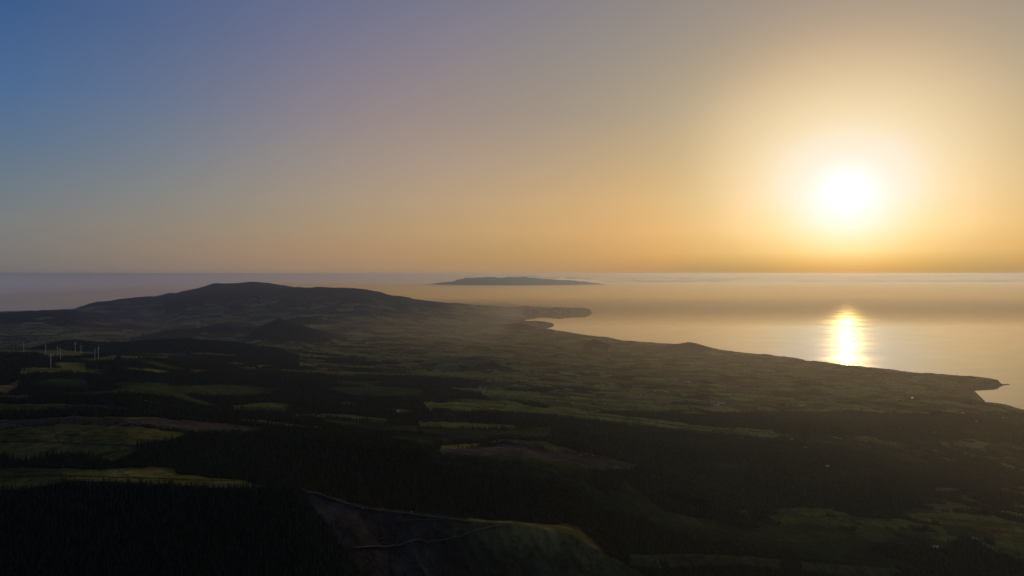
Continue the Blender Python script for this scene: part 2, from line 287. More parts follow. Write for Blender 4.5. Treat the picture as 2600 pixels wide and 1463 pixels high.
def height_full(X, Y):
    z = height(X, Y); d = coast_d(X, Y)
    dj = d+12*fbm(X/150, Y/150, 2)*smoothstep(3000, 8000, Y)
    cl = 46*smoothstep(0, 55, dj)+0.16*np.maximum(dj-40, 0)+4+10*fbm(X/400, Y/400, 2)*smoothstep(20, 200, dj)
    z = np.where(d > 3000, z, np.minimum(z, np.where(dj > 0, np.maximum(cl, 3.0), -25)))
    u = 1300+F*X/np.maximum(Y, 250.0); shore = smoothstep(0, 130, dj)
    for line, front, back in RIDGES[8:]:
        Yc, zc, u0, u1 = crest(line, u); t = np.abs(Y-Yc)/np.where(Y < Yc, front, back)
        zc = zc+np.where(np.asarray(Yc) > 40000, 48*ridged(X/1100, X*0+3.3, 3), 0)
        prof = np.exp(-(t*1.15)**1.5)*smoothstep(2.6, 1.8, t)*smoothstep(u0-40, u0+60, u)*(1-smoothstep(u1, u1+20, u))
        z = np.where(dj > 0, np.maximum(z, z+(zc-z)*prof*shore), z)
    add = 0.0
    for (uk, vk, yk, wl, wr, ln, sh) in KNOLLS:
        xk = (uk-1300)/F*yk; zk = ZC-(vk-V0)*yk/F
        dx = (X-xk); wx = np.where(dx < 0, wl, wr)/F*yk; dy = (Y-yk)/ln
        r = np.sqrt((dx/wx)**2+dy**2)
        m = r < 1.3
        if not m.any(): continue
        b0 = min(float(table(np.array([uk*1.0]), np.array([yk*1.0]))[0]), zk-15)
        hgt = max(zk-b0, 10)
        r = r*(1+0.12*fbm(X/500+uk, Y/500, 3))
        add = add+np.where(m, hgt*np.clip(1-r, 0, 1)**(1/sh*1.25)*np.where(r < 1, 1, 0), 0)*smoothstep(1.0, 0.75, r)**0.5
    return z+add*shore, d
def HZ(x, y): return float(height_full(np.array([float(x)]), np.array([float(y)]))[0][0])
def at(u, v, ymin=700, ymax=26000):
    """first ground point seen through a pixel of the photograph"""
    Yv = np.exp(np.linspace(math.log(ymin), math.log(ymax), 1600)); Xv = (u-1300)/F*Yv
    z = height_full(Xv, Yv)[0]; pv = V0+F*(ZC-z)/Yv
    k = np.nonzero(pv <= v)[0]
    k = int(k[0]) if len(k) else len(Yv)-1
    return float(Xv[k]), float(Yv[k]), float(z[k])

# ------------------------------------------------------------------ land cover
GRASS, OLIVE, BARE, WOOD, STRAW, SCRUB = range(6)
COV = np.array([(0.083,0.104,0.031),(0.105,0.110,0.036),(0.054,0.054,0.053),(0.012,0.019,0.010),(0.150,0.120,0.060),(0.030,0.044,0.018)])
PATCH = [  # (cover, pixel outline)
 (WOOD,[(-400,890),(95,898),(118,908),(142,922),(137,932),(55,934),(45,965),(20,978),(-400,990)]),
 (OLIVE,[(-400,888),(150,889),(215,893),(292,900),(296,905),(222,903),(130,909),(95,899),(-400,896)]),
 (WOOD,[(130,908),(215,905),(280,899),(292,902),(240,909),(175,912),(222,918),(215,923),(140,917)]),
 (GRASS,[(175,912),(240,909),(292,903),(300,905),(292,914),(300,918),(230,918)]),
 (OLIVE,[(140,919),(218,922),(215,941),(190,940),(140,932)]),
 (GRASS,[(48,934),(90,934),(190,936),(218,941),(270,948),(285,953),(230,950),(150,946),(85,944),(60,938)]),
 (WOOD,[(218,918),(292,917),(300,905),(306,905),(318,917),(318,947),(300,944),(240,935),(218,935)]),
 (GRASS,[(300,904),(440,906),(430,914),(330,914),(305,912)]),
 (WOOD,[(315,913),(425,912),(440,905),(500,906),(560,915),(600,928),(600,945),(540,940),(420,935),(318,932)]),
 (GRASS,[(313,933),(400,938),(445,948),(400,950),(313,938)]),
 (GRASS,[(600,932),(650,932),(650,941),(612,938)]),
 (WOOD,[(-400,1012),(60,955),(90,948),(285,956),(330,950),(450,950),(540,942),(640,945),(760,948),(900,955),(1010,948),(1100,955),(1200,975),(1222,990),(1226,1008),(1160,1014),(1090,1018),(1080,1045),(990,1062),(880,1050),(745,1050),(735,1026),(671,1021),(591,1032),(400,1040),(300,1030),(200,1022),(-400,1024)]),
 (SCRUB,[(130,962),(210,960),(240,985),(180,990),(110,985),(60,975)]),
 (STRAW,[(-400,980),(20,978),(50,962),(48,985),(20,1000),(-400,1010)]),
 (OLIVE,[(-400,1006),(40,1003),(100,1004),(80,1012),(-400,1018)]),
 (GRASS,[(-400,1026),(0,1026),(130,1024),(275,1032),(361,1039),(200,1037),(95,1042),(0,1048),(-400,1050)]),
 (WOOD,[(-400,1050),(0,1050),(95,1044),(200,1038),(360,1040),(435,1055),(430,1064),(190,1058),(0,1066),(-400,1070)]),
 (OLIVE,[(-400,1072),(0,1066),(190,1058),(400,1060),(440,1064),(400,1066),(190,1063),(0,1074)]),
 (BARE,[(-400,1080),(0,1073),(190,1062),(400,1063),(520,1072),(665,1084),(660,1100),(480,1097),(380,1083),(220,1077),(160,1075),(0,1090),(-400,1092)]),
 (OLIVE,[(-400,1100),(0,1091),(160,1076),(350,1084),(470,1099),(460,1112),(345,1131),(350,1144),(305,1169),(280,1174),(220,1153),(130,1157),(65,1172),(0,1155),(-400,1150)]),
 (OLIVE,[(-400,1190),(0,1188),(128,1188),(256,1192),(384,1185),(435,1188),(457,1204),(543,1214),(623,1217),(626,1224),(680,1236),(607,1240),(447,1232),(288,1224),(160,1220),(144,1230),(48,1240),(0,1246),(-400,1260)]),
 (GRASS,[(591,1032),(671,1022),(735,1026),(745,1034),(680,1034)]),
 (OLIVE,[(580,1065),(655,1066),(820,1086),(820,1091),(660,1076)]),
 (GRASS,[(745,1051),(882,1051),(940,1058),(985,1064),(985,1078),(860,1064),(745,1058)]),
 (SCRUB,[(800,1062),(985,1080),(1060,1083),(1062,1100),(960,1098),(850,1082)]),
 (GRASS,[(860,1022),(890,1022),(915,1028),(880,1028)]),
 (GRASS,[(985,1038),(1020,1038),(1060,1046),(1010,1048)]),
 (GRASS,[(1071,1022),(1147,1022),(1291,1026),(1403,1040),(1518,1045),(1518,1069),(1403,1054),(1275,1048),(1211,1045),(1160,1048),(1109,1037),(1091,1046)]),
 (GRASS,[(1063,1070),(1179,1073),(1307,1080),(1313,1091),(1147,1088),(1061,1084)]),
 (SCRUB,[(1063,1088),(1313,1094),(1400,1082),(1400,1112),(1270,1110),(1128,1128),(1080,1110)]),
 (OLIVE,[(1120,1132),(1211,1126),(1275,1114),(1300,1116),(1256,1127),(1192,1138),(1120,1142)]),
 (OLIVE,[(1288,1116),(1365,1118),(1419,1132),(1480,1152),(1403,1142),(1339,1132),(1288,1124)]),
 (BARE,[(1120,1142),(1211,1138),(1291,1127),(1403,1143),(1500,1150),(1620,1180),(1600,1195),(1490,1192),(1467,1182),(1371,1167),(1275,1155),(1179,1159),(1120,1152)]),
 (GRASS,[(1140,983),(1215,986),(1280,990),(1374,997),(1365,1008),(1230,1000),(1150,990)]),
 (GRASS,[(1300,1000),(1480,1012),(1600,1016),(1700,1024),(1780,1045),(1700,1045),(1560,1030),(1440,1024),(1300,1014)]),
 (GRASS,[(1395,1041),(1530,1050),(1640,1062),(1820,1085),(1960,1098),(2000,1106),(1960,1112),(1780,1094),(1600,1078),(1500,1066),(1395,1052)]),
 (GRASS,[(1860,1084),(1965,1092),(1970,1112),(1905,1108)]),
 (GRASS,[(1530,996),(1640,996),(1720,1008),(1760,1018),(1640,1014),(1540,1006)]),
 (STRAW,[(1745,1030),(1850,1042),(1915,1042),(1900,1048),(1800,1046)]),
 (GRASS,[(1085,945),(1240,950),(1340,955),(1360,962),(1220,962),(1100,955)]),
 (GRASS,[(1060,912),(1170,912),(1240,920),(1160,925),(1080,918)]),
 (GRASS,[(2290,1305),(2400,1300),(2520,1310),(2600,1330),(2600,1345),(2450,1335),(2330,1325)]),
 (GRASS,[(1950,1310),(2150,1312),(2290,1320),(2380,1335),(2250,1345),(2100,1335),(1960,1325)]),
 (GRASS,[(2530,1352),(2700,1350),(2700,1440),(2600,1430),(2540,1400),(2520,1370)]),
 (GRASS,[(2370,1238),(2440,1240),(2430,1250),(2380,1250)]),
 (GRASS,[(650,877),(765,880),(765,884),(655,882)]), (OLIVE,[(786,886),(850,888),(898,904),(880,905),(840,894)]), (GRASS,[(903,904),(1044,906),(1040,911),(910,909)]),
 (GRASS,[(713,938),(852,946),(850,951),(720,944)]), (GRASS,[(860,943),(1000,947),(1130,952),(1128,957),(990,953),(862,949)]), (GRASS,[(1130,942),(1226,946),(1225,951),(1135,948)]),
 (GRASS,[(350,897),(470,899),(470,904),(355,902)]), (OLIVE,[(480,893),(600,900),(600,905),(490,899)]), (GRASS,[(365,1016),(430,1024),(428,1028),(370,1021)]),
 (GRASS,[(1250,962),(1390,968),(1480,976),(1470,981),(1380,974),(1255,968)]), (GRASS,[(1500,1050),(1560,1052),(1640,1066),(1600,1068),(1520,1058)]),
 (SCRUB,[(420,985),(560,975),(700,985),(690,1003),(560,1008),(440,1000)]), (SCRUB,[(820,985),(960,980),(1080,990),(1060,1008),(900,1008)]),
 (BARE,[(2470,1366),(2500,1368),(2495,1374),(2465,1372)]),
]
FENCE = [([(-50,1121),(100,1123),(240,1128),(345,1132)],1.0),([(130,1078),(140,1100),(150,1123)],0.8),([(0,1103),(90,1101),(200,1104)],0.7),([(0,1210),(150,1208),(320,1213),(440,1216),(543,1221),(620,1219)],1.1),([(300,1193),(330,1213)],0.8),
 ([(800,1052),(850,1060),(985,1070)],0.8),([(1090,1030),(1180,1029),(1280,1046),(1400,1052)],0.8),([(1285,1027),(1272,1036),(1225,1033)],0.8),([(1218,1029),(1219,1045)],0.8),([(1430,1043),(1460,1056)],0.8),([(1490,1047),(1520,1064)],0.8),
 ([(1400,1046),(1550,1058),(1700,1078),(1860,1096)],0.8),([(1600,1062),(1640,1080)],0.8),([(1300,1008),(1480,1018),(1640,1024)],0.7),([(60,941),(150,940),(215,946)],0.7),([(0,1034),(160,1032),(280,1036)],0.7),
 ([(1240,984),(1235,1000)],0.7),([(2330,1312),(2450,1322),(2600,1336)],0.9),([(2150,1312),(2120,1336)],0.9),([(2570,1352),(2590,1425)],0.9),([(1900,1092),(1960,1104)],0.7)]
def cover(X, Y, z, d):
    """albedo and tree density at ground points"""
    Yp = np.maximum(Y, 250.0)
    u, v = UV(X, Yp, z)
    n1 = fbm(X/420+31, Y/420+7, 4); n2 = fbm(X/130+3, Y/130+70, 3)
    # patchwork of pastures: jittered cells stretched along the coast
    ca, sa = math.cos(-0.45), math.sin(-0.45)
    wx = X+40*fbm(X/300, Y/300+5, 2); wy = Y+40*fbm(X/300+8, Y/300, 2)
    cs = np.where(Yp < 9000, 1.0, 1.8)
    a = (wx*ca-wy*sa)/(210*cs); b = (wx*sa+wy*ca)/(135*cs)
    ia = np.floor(a).astype(np.int64); ib = np.floor(b).astype(np.int64)
    best = np.full(X.shape, 9.0); sec = np.full(X.shape, 9.0); cid = np.zeros(X.shape, np.int64)
    for da in (-1, 0, 1):
        for db in (-1, 0, 1):
            ha = PERM[PERM[(ia+da) & 255]+((ib+db) & 255)] & 255; hb = PERM[ha+91] & 255
            ddx = a-(ia+da+0.15+0.7*ha/255.0); ddy = b-(ib+db+0.15+0.7*hb/255.0)
            dd = np.maximum(np.abs(ddx), np.abs(ddy)*0.9)+0.15*(np.abs(ddx)+np.abs(ddy))
            c = dd < best
            sec = np.where(c, best, np.minimum(sec, dd)); cid = np.where(c, (ha*7+hb*13+(ia+da)*3+(ib+db)*5) & 255, cid); best = np.where(c, dd, best)
    edge = sec-best
    r = cid/255.0
    # pasture colour by cell
    g = COV[GRASS]*1.0
    col = g*(0.22+1.35*r[..., None])
    tintm = ((cid*37) & 255)/255.0
    col = np.where((tintm > 0.88)[..., None], COV[STRAW]*(0.35+0.4*r[..., None]), col)
    col = np.where(((tintm > 0.62) & (tintm <= 0.80))[..., None], COV[OLIVE]*(0.5+0.6*r[..., None]), col)
    wood = np.zeros(X.shape)
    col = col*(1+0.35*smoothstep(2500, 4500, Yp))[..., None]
    # how much of the land is wooded: more near and high, less on the coastal plain
    wf = np.interp(z, [60, 200, 400, 600, 900], [0.26, 0.30, 0.36, 0.50, 0.55])
    wf = wf+0.10*smoothstep(14000, 17000, Yp)
    sel = ((cid*59) & 255)/255.0*0.45+0.55*(0.5+0.9*n1)
    wood = np.where(sel < wf, 1.0, wood)
    hedge = (edge < np.where(Yp < 9000, 0.055, 0.06)) & (((cid*11) & 255) > 40)
    # near woods by default
    nearw = smoothstep(1035, 1060, v-0.02*(u-1300)*0+15*n1)
    rb = inpoly(u+60*n1, v+25*n2, [(1850,1292),(2300,1285),(2800,1180),(2900,1463),(2500,1400),(2200,1370),(1950,1340)])
    rb2 = inpoly(u+80*n1, v+20*n2, [(1850,1090),(2300,1110),(2900,1130),(2900,1240),(2600,1215),(2350,1150),(2100,1120)])
    plant = nearw > 0.5
    mixed = plant & (rb | rb2)
    cn = fbm(X/520+77, Y/520+13, 4); clear = plant & (cn > 0.30) & (Yp > 1700)
    wood = np.where(plant & ~mixed, 1.0, wood)
    wood = np.where(mixed, np.where(n2+0.6*n1 > 0.02, 1.0, 0.0), wood)
    wood = np.where(clear, 0.0, wood); col = np.where(clear[..., None], COV[SCRUB]*(0.8+0.6*n2[..., None]), col)
    ju = u+3*fbm(X/40, Y/40, 2)*2; jv = v+1.6*fbm(X/40+9, Y/40, 2)*2
    kind = np.full(X.shape, -1)
    for k, poly in PATCH:
        pu = [p[0] for p in poly]; pv = [p[1] for p in poly]
        m = (ju > min(pu)) & (ju < max(pu)) & (jv > min(pv)) & (jv < max(pv))
        if not m.any(): continue
        kk = np.zeros(X.shape, bool); kk[m] = inpoly(ju[m], jv[m], poly)
        kind = np.where(kk, k, kind)
    kinds = kind
    # hills that are wooded
    for (uk, vk, yk, wl, wr, ln, sh) in KNOLLS[:9]:
        xk = (uk-1300)/F*yk; dx = X-xk; w = np.where(dx < 0, wl, wr)/F*yk
        kk = (dx/w)**2+((Y-yk)/ln)**2 < 0.75+0.5*n1
        wood = np.where(kk, 1.0, wood)
    Yc, zc, u0, u1 = crest(RIDGES[2][0], u)
    wood = np.where((u > u0) & (u < u1+40) & (Yp > 4700) & (Yp < Yc+500), 1.0, wood)
    for q in (6, 7):
        Yc, zc, u0, u1 = crest(RIDGES[q][0], u)
        wood = np.where((u > u0) & (u < u1) & (np.abs(Yp-Yc) < 330+200*n1), 1.0, wood)
    for q in (3, 4, 5):
        Yc, zc, u0, u1 = crest(RIDGES[q][0], u)
        wood = np.where((np.abs(Yp-Yc) < 1500+900*n1) & (u > u0) & (u < u1) & (z > 330+140*n1), 1.0, wood)
    # spur face and its scrub
    ea = np.array(ESC, float); Ye = np.interp(u, ea[:, 0], ea[:, 2]); ve = np.interp(u, ea[:, 0], ea[:, 1])
    lim = np.interp(v, [1243, 1252, 1288, 1336, 1383, 1412, 1463, 1700], [765, 772, 796, 838, 866, 890, 924, 1060])
    rim = np.interp(v, [1300, 1364, 1400, 1463, 1700], [1500, 1480, 1530, 1640, 2100])
    face = (Yp < Ye+6) & (u > lim) & (u < rim) & (v > 1240)
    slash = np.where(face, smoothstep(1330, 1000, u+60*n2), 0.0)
    nearedge = (Yp > Ye-22-14*n1) & (Yp < Ye+14) & (u > 1600) & (u < 2300)
    wood = np.where(kind >= 0, ((kinds == WOOD) & ~((cn > 0.26) & (Yp > 2000)))*1.0, wood)
    col = np.where(((kinds == WOOD) & (wood < 0.5))[..., None], COV[SCRUB]*(1.1+0.8*n2[..., None]), col)
    isl = Yp > 23500
    for k in range(6):
        mk = (kinds == k) & (k != WOOD)
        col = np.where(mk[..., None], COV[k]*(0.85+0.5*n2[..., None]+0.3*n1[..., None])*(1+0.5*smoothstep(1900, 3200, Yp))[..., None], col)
    wood = np.where(face | ((Yp >= Ye) & (Yp < Ye+np.interp(u, [1180, 1260, 1430, 1500, 1545], [0, 90, 125, 70, 0])*(1+0.5*n2)) & (u > 1180) & (u < 1545)), 0.0, wood)
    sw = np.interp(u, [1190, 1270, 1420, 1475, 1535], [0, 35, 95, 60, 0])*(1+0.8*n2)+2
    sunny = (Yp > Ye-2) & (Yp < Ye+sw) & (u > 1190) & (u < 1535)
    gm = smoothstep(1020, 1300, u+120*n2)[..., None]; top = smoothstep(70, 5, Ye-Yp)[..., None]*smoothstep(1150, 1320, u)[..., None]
    fc = COV[BARE]*0.70*(1-gm)+np.array([0.040, 0.046, 0.024])*gm; fc = fc*(1-top)+np.array([0.15, 0.15, 0.05])*top  # crest albedo lightened and yellowed to paint in a sunlit rim
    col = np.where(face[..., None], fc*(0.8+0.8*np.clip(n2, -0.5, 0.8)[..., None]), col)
    rim_g = nearedge & (kind < 0)
    wood = np.where(rim_g, np.where(n2 > 0.25, 1.0, 0.0), wood)
    col = np.where(rim_g[..., None], COV[OLIVE]*(0.75+0.4*n2[..., None]), col)
    col = np.where(sunny[..., None], np.array([0.095, 0.105, 0.042])*(0.8+0.8*n2[..., None]), col)  # grass strip along the brow, coloured to carry on the painted sunlit rim
    slash = np.where(kinds == BARE, 0.6, slash)
    wood = np.where(isl, 0.6, wood)
    for ln, wd in FENCE:
        lu = [p[0] for p in ln]; lv = [p[1] for p in ln]
        m = (u > min(lu)-3) & (u < max(lu)+3) & (v > min(lv)-4) & (v < max(lv)+4)
        if m.any():
            dd = np.full(X.shape, 9.0); dd[m] = segdist(u[m], v[m]+0.8*n2[m], ln, False)
            col = np.where((dd < wd)[..., None], COV[WOOD], col)
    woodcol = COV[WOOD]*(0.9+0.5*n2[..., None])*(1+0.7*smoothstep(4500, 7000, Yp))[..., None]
    hd = hedge & (kind < 0) & ~plant & (wood < 0.5)
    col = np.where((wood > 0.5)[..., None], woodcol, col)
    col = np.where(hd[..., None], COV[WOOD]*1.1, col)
    cliff = (d < 60) & (d > -50)
    col = np.where(cliff[..., None], np.array([0.05, 0.042, 0.035]), col)
    wood = np.where(cliff, 0, wood)
    return np.clip(col, 0.004, 0.5), wood, hd, slash, kind

# ------------------------------------------------------------------ materials
def new_mat(name, base=(0.5,0.5,0.5), rough=0.8, spec=0.3, metal=0.0):
    m = bpy.data.materials.new(name); m.use_nodes = True
    b = m.node_tree.nodes['Principled BSDF']
    b.inputs['Base Color'].default_value = (*base, 1); b.inputs['Roughness'].default_value = rough
    b.inputs['Specular IOR Level'].default_value = spec; b.inputs['Metallic'].default_value = metal
    return m
def varied(name, base, amount=0.4, scale=3.0, rough=0.85, spec=0.2, rnd=0.0):
    m = new_mat(name, base, rough, spec); t = m.node_tree; b = t.nodes['Principled BSDF']
    co = t.nodes.new('ShaderNodeTexCoord'); no = t.nodes.new('ShaderNodeTexNoise'); no.inputs['Scale'].default_value = scale; no.inputs['Detail'].default_value = 4
    t.links.new(co.outputs['Object'], no.inputs['Vector'])
    r = t.nodes.new('ShaderNodeMapRange'); r.inputs['From Min'].default_value = 0.3; r.inputs['From Max'].default_value = 0.7
    r.inputs['To Min'].default_value = 1-amount; r.inputs['To Max'].default_value = 1+amount
    t.links.new(no.outputs[0], r.inputs['Value'])
    f = r.outputs[0]
    if rnd:
        oi = t.nodes.new('ShaderNodeObjectInfo'); r2 = t.nodes.new('ShaderNodeMapRange'); r2.inputs['To Min'].default_value = 1-rnd; r2.inputs['To Max'].default_value = 1+rnd
        t.links.new(oi.outputs['Random'], r2.inputs['Value']); mm = t.nodes.new('ShaderNodeMath'); mm.operation = 'MULTIPLY'
        t.links.new(f, mm.inputs[0]); t.links.new(r2.outputs[0], mm.inputs[1]); f = mm.outputs[0]
    s = t.nodes.new('ShaderNodeVectorMath'); s.operation = 'SCALE'; s.inputs[0].default_value = base; t.links.new(f, s.inputs['Scale'])
    t.links.new(s.outputs[0], b.inputs['Base Color'])
    return m

mt = bpy.data.materials.new('land'); mt.use_nodes = True
t = mt.node_tree; n = t.nodes; l = t.links; b = n['Principled BSDF']
b.inputs['Roughness'].default_value = 1.0; b.inputs['Specular IOR Level'].default_value = 0.0
ac = n.new('ShaderNodeAttribute'); ac.attribute_name = 'cover'
asl = n.new('ShaderNodeAttribute'); asl.attribute_name = 'slash'
geo = n.new('ShaderNodeNewGeometry')
def noise(scale, detail=3, rough=0.55, vec=None):
    q = n.new('ShaderNodeTexNoise'); q.inputs['Scale'].default_value = scale; q.inputs['Detail'].default_value = detail; q.inputs['Roughness'].default_value = rough
    l.new(vec or geo.outputs['Position'], q.inputs['Vector']); return q.outputs[0]
def mrange(v, a, b_, c, d_):
    q = n.new('ShaderNodeMapRange'); l.new(v, q.inputs['Value'])
    for k, x in zip(('From Min', 'From Max', 'To Min', 'To Max'), (a, b_, c, d_)): q.inputs[k].default_value = x
    return q.outputs[0]
def mt_math(op, a, b_=None):
    q = n.new('ShaderNodeMath'); q.operation = op
    for i, v in enumerate((a, b_)):
        if v is None: continue
        if isinstance(v, (int, float)): q.inputs[i].default_value = v
        else: l.new(v, q.inputs[i])
    return q.outputs[0]
f1 = mrange(noise(0.35, 4, 0.65), 0.3, 0.7, 0.45, 1.6)       # tussocks and bushes, 3 m
f2 = mrange(noise(0.045, 6, 0.7), 0.35, 0.65, 0.5, 1.5)       # 30 m patches
f3 = mt_math('MULTIPLY', f1, f2)
sc1 = n.new('ShaderNodeVectorMath'); sc1.operation = 'SCALE'; l.new(ac.outputs['Color'], sc1.inputs[0]); l.new(f3, sc1.inputs['Scale'])
# felled timber and pale stones on the cleared ground
vor = n.new('ShaderNodeTexVoronoi'); vor.inputs['Scale'].default_value = 0.28; l.new(geo.outputs['Position'], vor.inputs['Vector'])
spk = mt_math('MULTIPLY', mrange(vor.outputs['Distance'], 0.10, 0.22, 1.0, 0.0), mrange(noise(0.06, 2), 0.45, 0.6, 0, 1))
spk = mt_math('MULTIPLY', spk, asl.outputs['Fac'])
mxs = n.new('ShaderNodeMix'); mxs.data_type = 'RGBA'; l.new(spk, mxs.inputs[0]); l.new(sc1.outputs[0], mxs.inputs[6]); mxs.inputs[7].default_value = (0.22, 0.20, 0.18, 1)
l.new(mxs.outputs[2], b.inputs['Base Color'])
bp = n.new('ShaderNodeBump'); bp.inputs['Strength'].default_value = 0.6; bp.inputs['Distance'].default_value = 1.2
l.new(noise(0.25, 4, 0.6), bp.inputs['Height']); l.new(bp.outputs[0], b.inputs['Normal'])

# ------------------------------------------------------------------ terrain sheet
def rows():
    y = 420.0; out = []
    while y < 60500:
        out.append(y)
        s = 0.010 if y < 800 else 0.0030 if y < 2600 else 0.0042 if y < 9000 else 0.0052 if y < 24000 else 0.009
        y *= 1+s
    return np.array(out)
YR = rows()
UC = np.concatenate([np.linspace(-2600, -500, 60)[:-1], np.linspace(-500, -60, 70)[:-1], np.arange(-60, 2661, 1.75), np.linspace(2670, 3100, 70)[1:], np.linspace(3100, 5200, 60)[1:]])
YY, UU = np.meshgrid(YR, UC, indexing='ij')
XX = (UU-1300)/F*YY
ZZ, DD = height_full(XX, YY)
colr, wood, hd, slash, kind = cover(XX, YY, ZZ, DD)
# distant woods stand up from the fields as a rough canopy
canopy = smoothstep(5200, 6500, YY)*(1-smoothstep(24000, 26000, YY))
lump = np.abs(fbm(XX/28, YY/28, 2))*9+5
ZZ = ZZ+np.where((DD > 80), np.clip(wood+0.7*hd, 0, 1)*lump*canopy, 0)
print('terrain', ZZ.shape, ZZ.size)
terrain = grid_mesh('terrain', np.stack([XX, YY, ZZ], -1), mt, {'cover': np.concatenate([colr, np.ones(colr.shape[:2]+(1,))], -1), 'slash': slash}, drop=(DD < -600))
put(terrain, kind='structure')

# ------------------------------------------------------------------ sea
BUMPD = 2.5
RIP0, RIP1, CALM, MIX0, MIX1 = 0.27, 0.33, 0.02, 0.84, 1.0
ms = bpy.data.materials.new('sea_water'); ms.use_nodes = True
t = ms.node_tree; n = t.nodes; l = t.links; b = n['Principled BSDF']
b2 = n.new('ShaderNodeBsdfPrincipled')      # calm patches between the rippled water
for q in (b, b2):
    q.inputs['Base Color'].default_value = (0.012, 0.020, 0.026, 1); q.inputs['IOR'].default_value = 1.75; q.inputs['Specular Tint'].default_value = (1.0, 0.83, 0.48, 1)
geo = n.new('ShaderNodeNewGeometry')
mp = n.new('ShaderNodeMapping'); mp.inputs['Rotation'].default_value = (0, 0, 0.25); mp.inputs['Scale'].default_value = (1.0, 2.2, 1.0); l.new(geo.outputs['Position'], mp.inputs['Vector'])
wn = noise(0.00035, 5, 0.6, mp.outputs[0])
l.new(mrange(wn, 0.35, 0.65, RIP0, RIP1), b.inputs['Roughness'])
b2.inputs['Roughness'].default_value = CALM
mxw = n.new('ShaderNodeMixShader'); l.new(mrange(noise(0.0009, 7, 0.75, mp.outputs[0]), 0.35, 0.65, MIX0, MIX1), mxw.inputs[0])
l.new(b.outputs[0], mxw.inputs[1]); l.new(b2.outputs[0], mxw.inputs[2]); l.new(mxw.outputs[0], n['Material Output'].inputs['Surface'])
bp = n.new('ShaderNodeBump'); bp.inputs['Strength'].default_value = 0.25; bp.inputs['Distance'].default_value = BUMPD
l.new(noise(0.012, 3, 0.6, mp.outputs[0]), bp.inputs['Height']); l.new(bp.outputs[0], b.inputs['Normal'])
rad = np.array([0, 300, 1000, 3000, 6000, 9000, 12000, 16000, 22000, 30000, 42000, 52000, 61500.])
ang = np.linspace(0, 2*math.pi, 97)
P = np.zeros((len(rad), len(ang), 3)); P[..., 0] = np.maximum(rad[:, None]*np.cos(ang), -30200); P[..., 1] = rad[:, None]*np.sin(ang)
sea = grid_mesh('sea', P[:, ::-1], ms); put(sea, kind='structure')
sea.data.update()

# ------------------------------------------------------------------ low clouds beyond the haze
CLOUD = 3e-3
def cloud_bank(name, u0, u1, y0, y1, nc, nr, zb, amp, wl, seed):
    """closed body of cloud: lumpy top, flat base"""
    ys = np.exp(np.linspace(math.log(y0), math.log(y1), nr)); us = np.linspace(u0, u1, nc)
    Yg, Ug = np.meshgrid(ys, us, indexing='ij'); Xg = (Ug-1300)/F*Yg
    bil = np.abs(fbm(Xg/wl+seed, Yg/(wl*3.5), 3, 0.5))
    big = 0.5+0.5*fbm(Xg/(wl*6)+seed, Yg/(wl*6), 3)
    e = smoothstep(1400, 1700, Ug)
    h = (20+(0.15+1.7*(0.5-bil))*amp*(0.30+big))*(0.05+0.95*e)
    h = h*smoothstep(0, 0.02, (Yg-y0)/(y1-y0)+0.004+0.008*fbm(Xg/9000, Yg/9000+seed, 3))
    top = np.stack([Xg, Yg, zb+np.maximum(h, 2)], -1); bot = np.stack([Xg, Yg, np.full(Xg.shape, zb*1.0)], -1)
    r, c = Xg.shape; V = np.concatenate([top.reshape(-1, 3), bot.reshape(-1, 3)]); idx = np.arange(r*c).reshape(r, c); o = r*c
    q = [np.stack([idx[:-1, :-1], idx[:-1, 1:], idx[1:, 1:], idx[1:, :-1]], -1).reshape(-1, 4)]
    q.append(q[0][:, ::-1]+o)
    for ln, fl in ((idx[0], 1), (idx[-1], 0), (idx[:, 0], 0), (idx[:, -1], 1)):
        w = np.stack([ln[:-1], ln[1:], ln[1:]+o, ln[:-1]+o], -1); q.append(w[:, ::-1] if fl else w)
    return mesh_obj(name, V.tolist(), np.concatenate(q).tolist(), mcl)
mcl = bpy.data.materials.new('cloud_vapour'); mcl.use_nodes = True; mcl.node_tree.nodes.clear()
_o = mcl.node_tree.nodes.new('ShaderNodeOutputMaterial'); _p = mcl.node_tree.nodes.new('ShaderNodeVolumePrincipled')
_p.inputs['Color'].default_value = (1.0, 0.78, 0.50, 1); _p.inputs['Density'].default_value = CLOUD; _p.inputs['Anisotropy'].default_value = 0.45
mcl.node_tree.links.new(_p.outputs[0], _o.inputs['Volume'])
cl = cloud_bank('cloud_bank', 1400, 4000, 62500, 200000, 1300, 260, 15, 800, 3600, 3.3)
put(cl, kind='stuff'); cl['label'] = 'low bank of rippled clouds over the sea along the horizon'
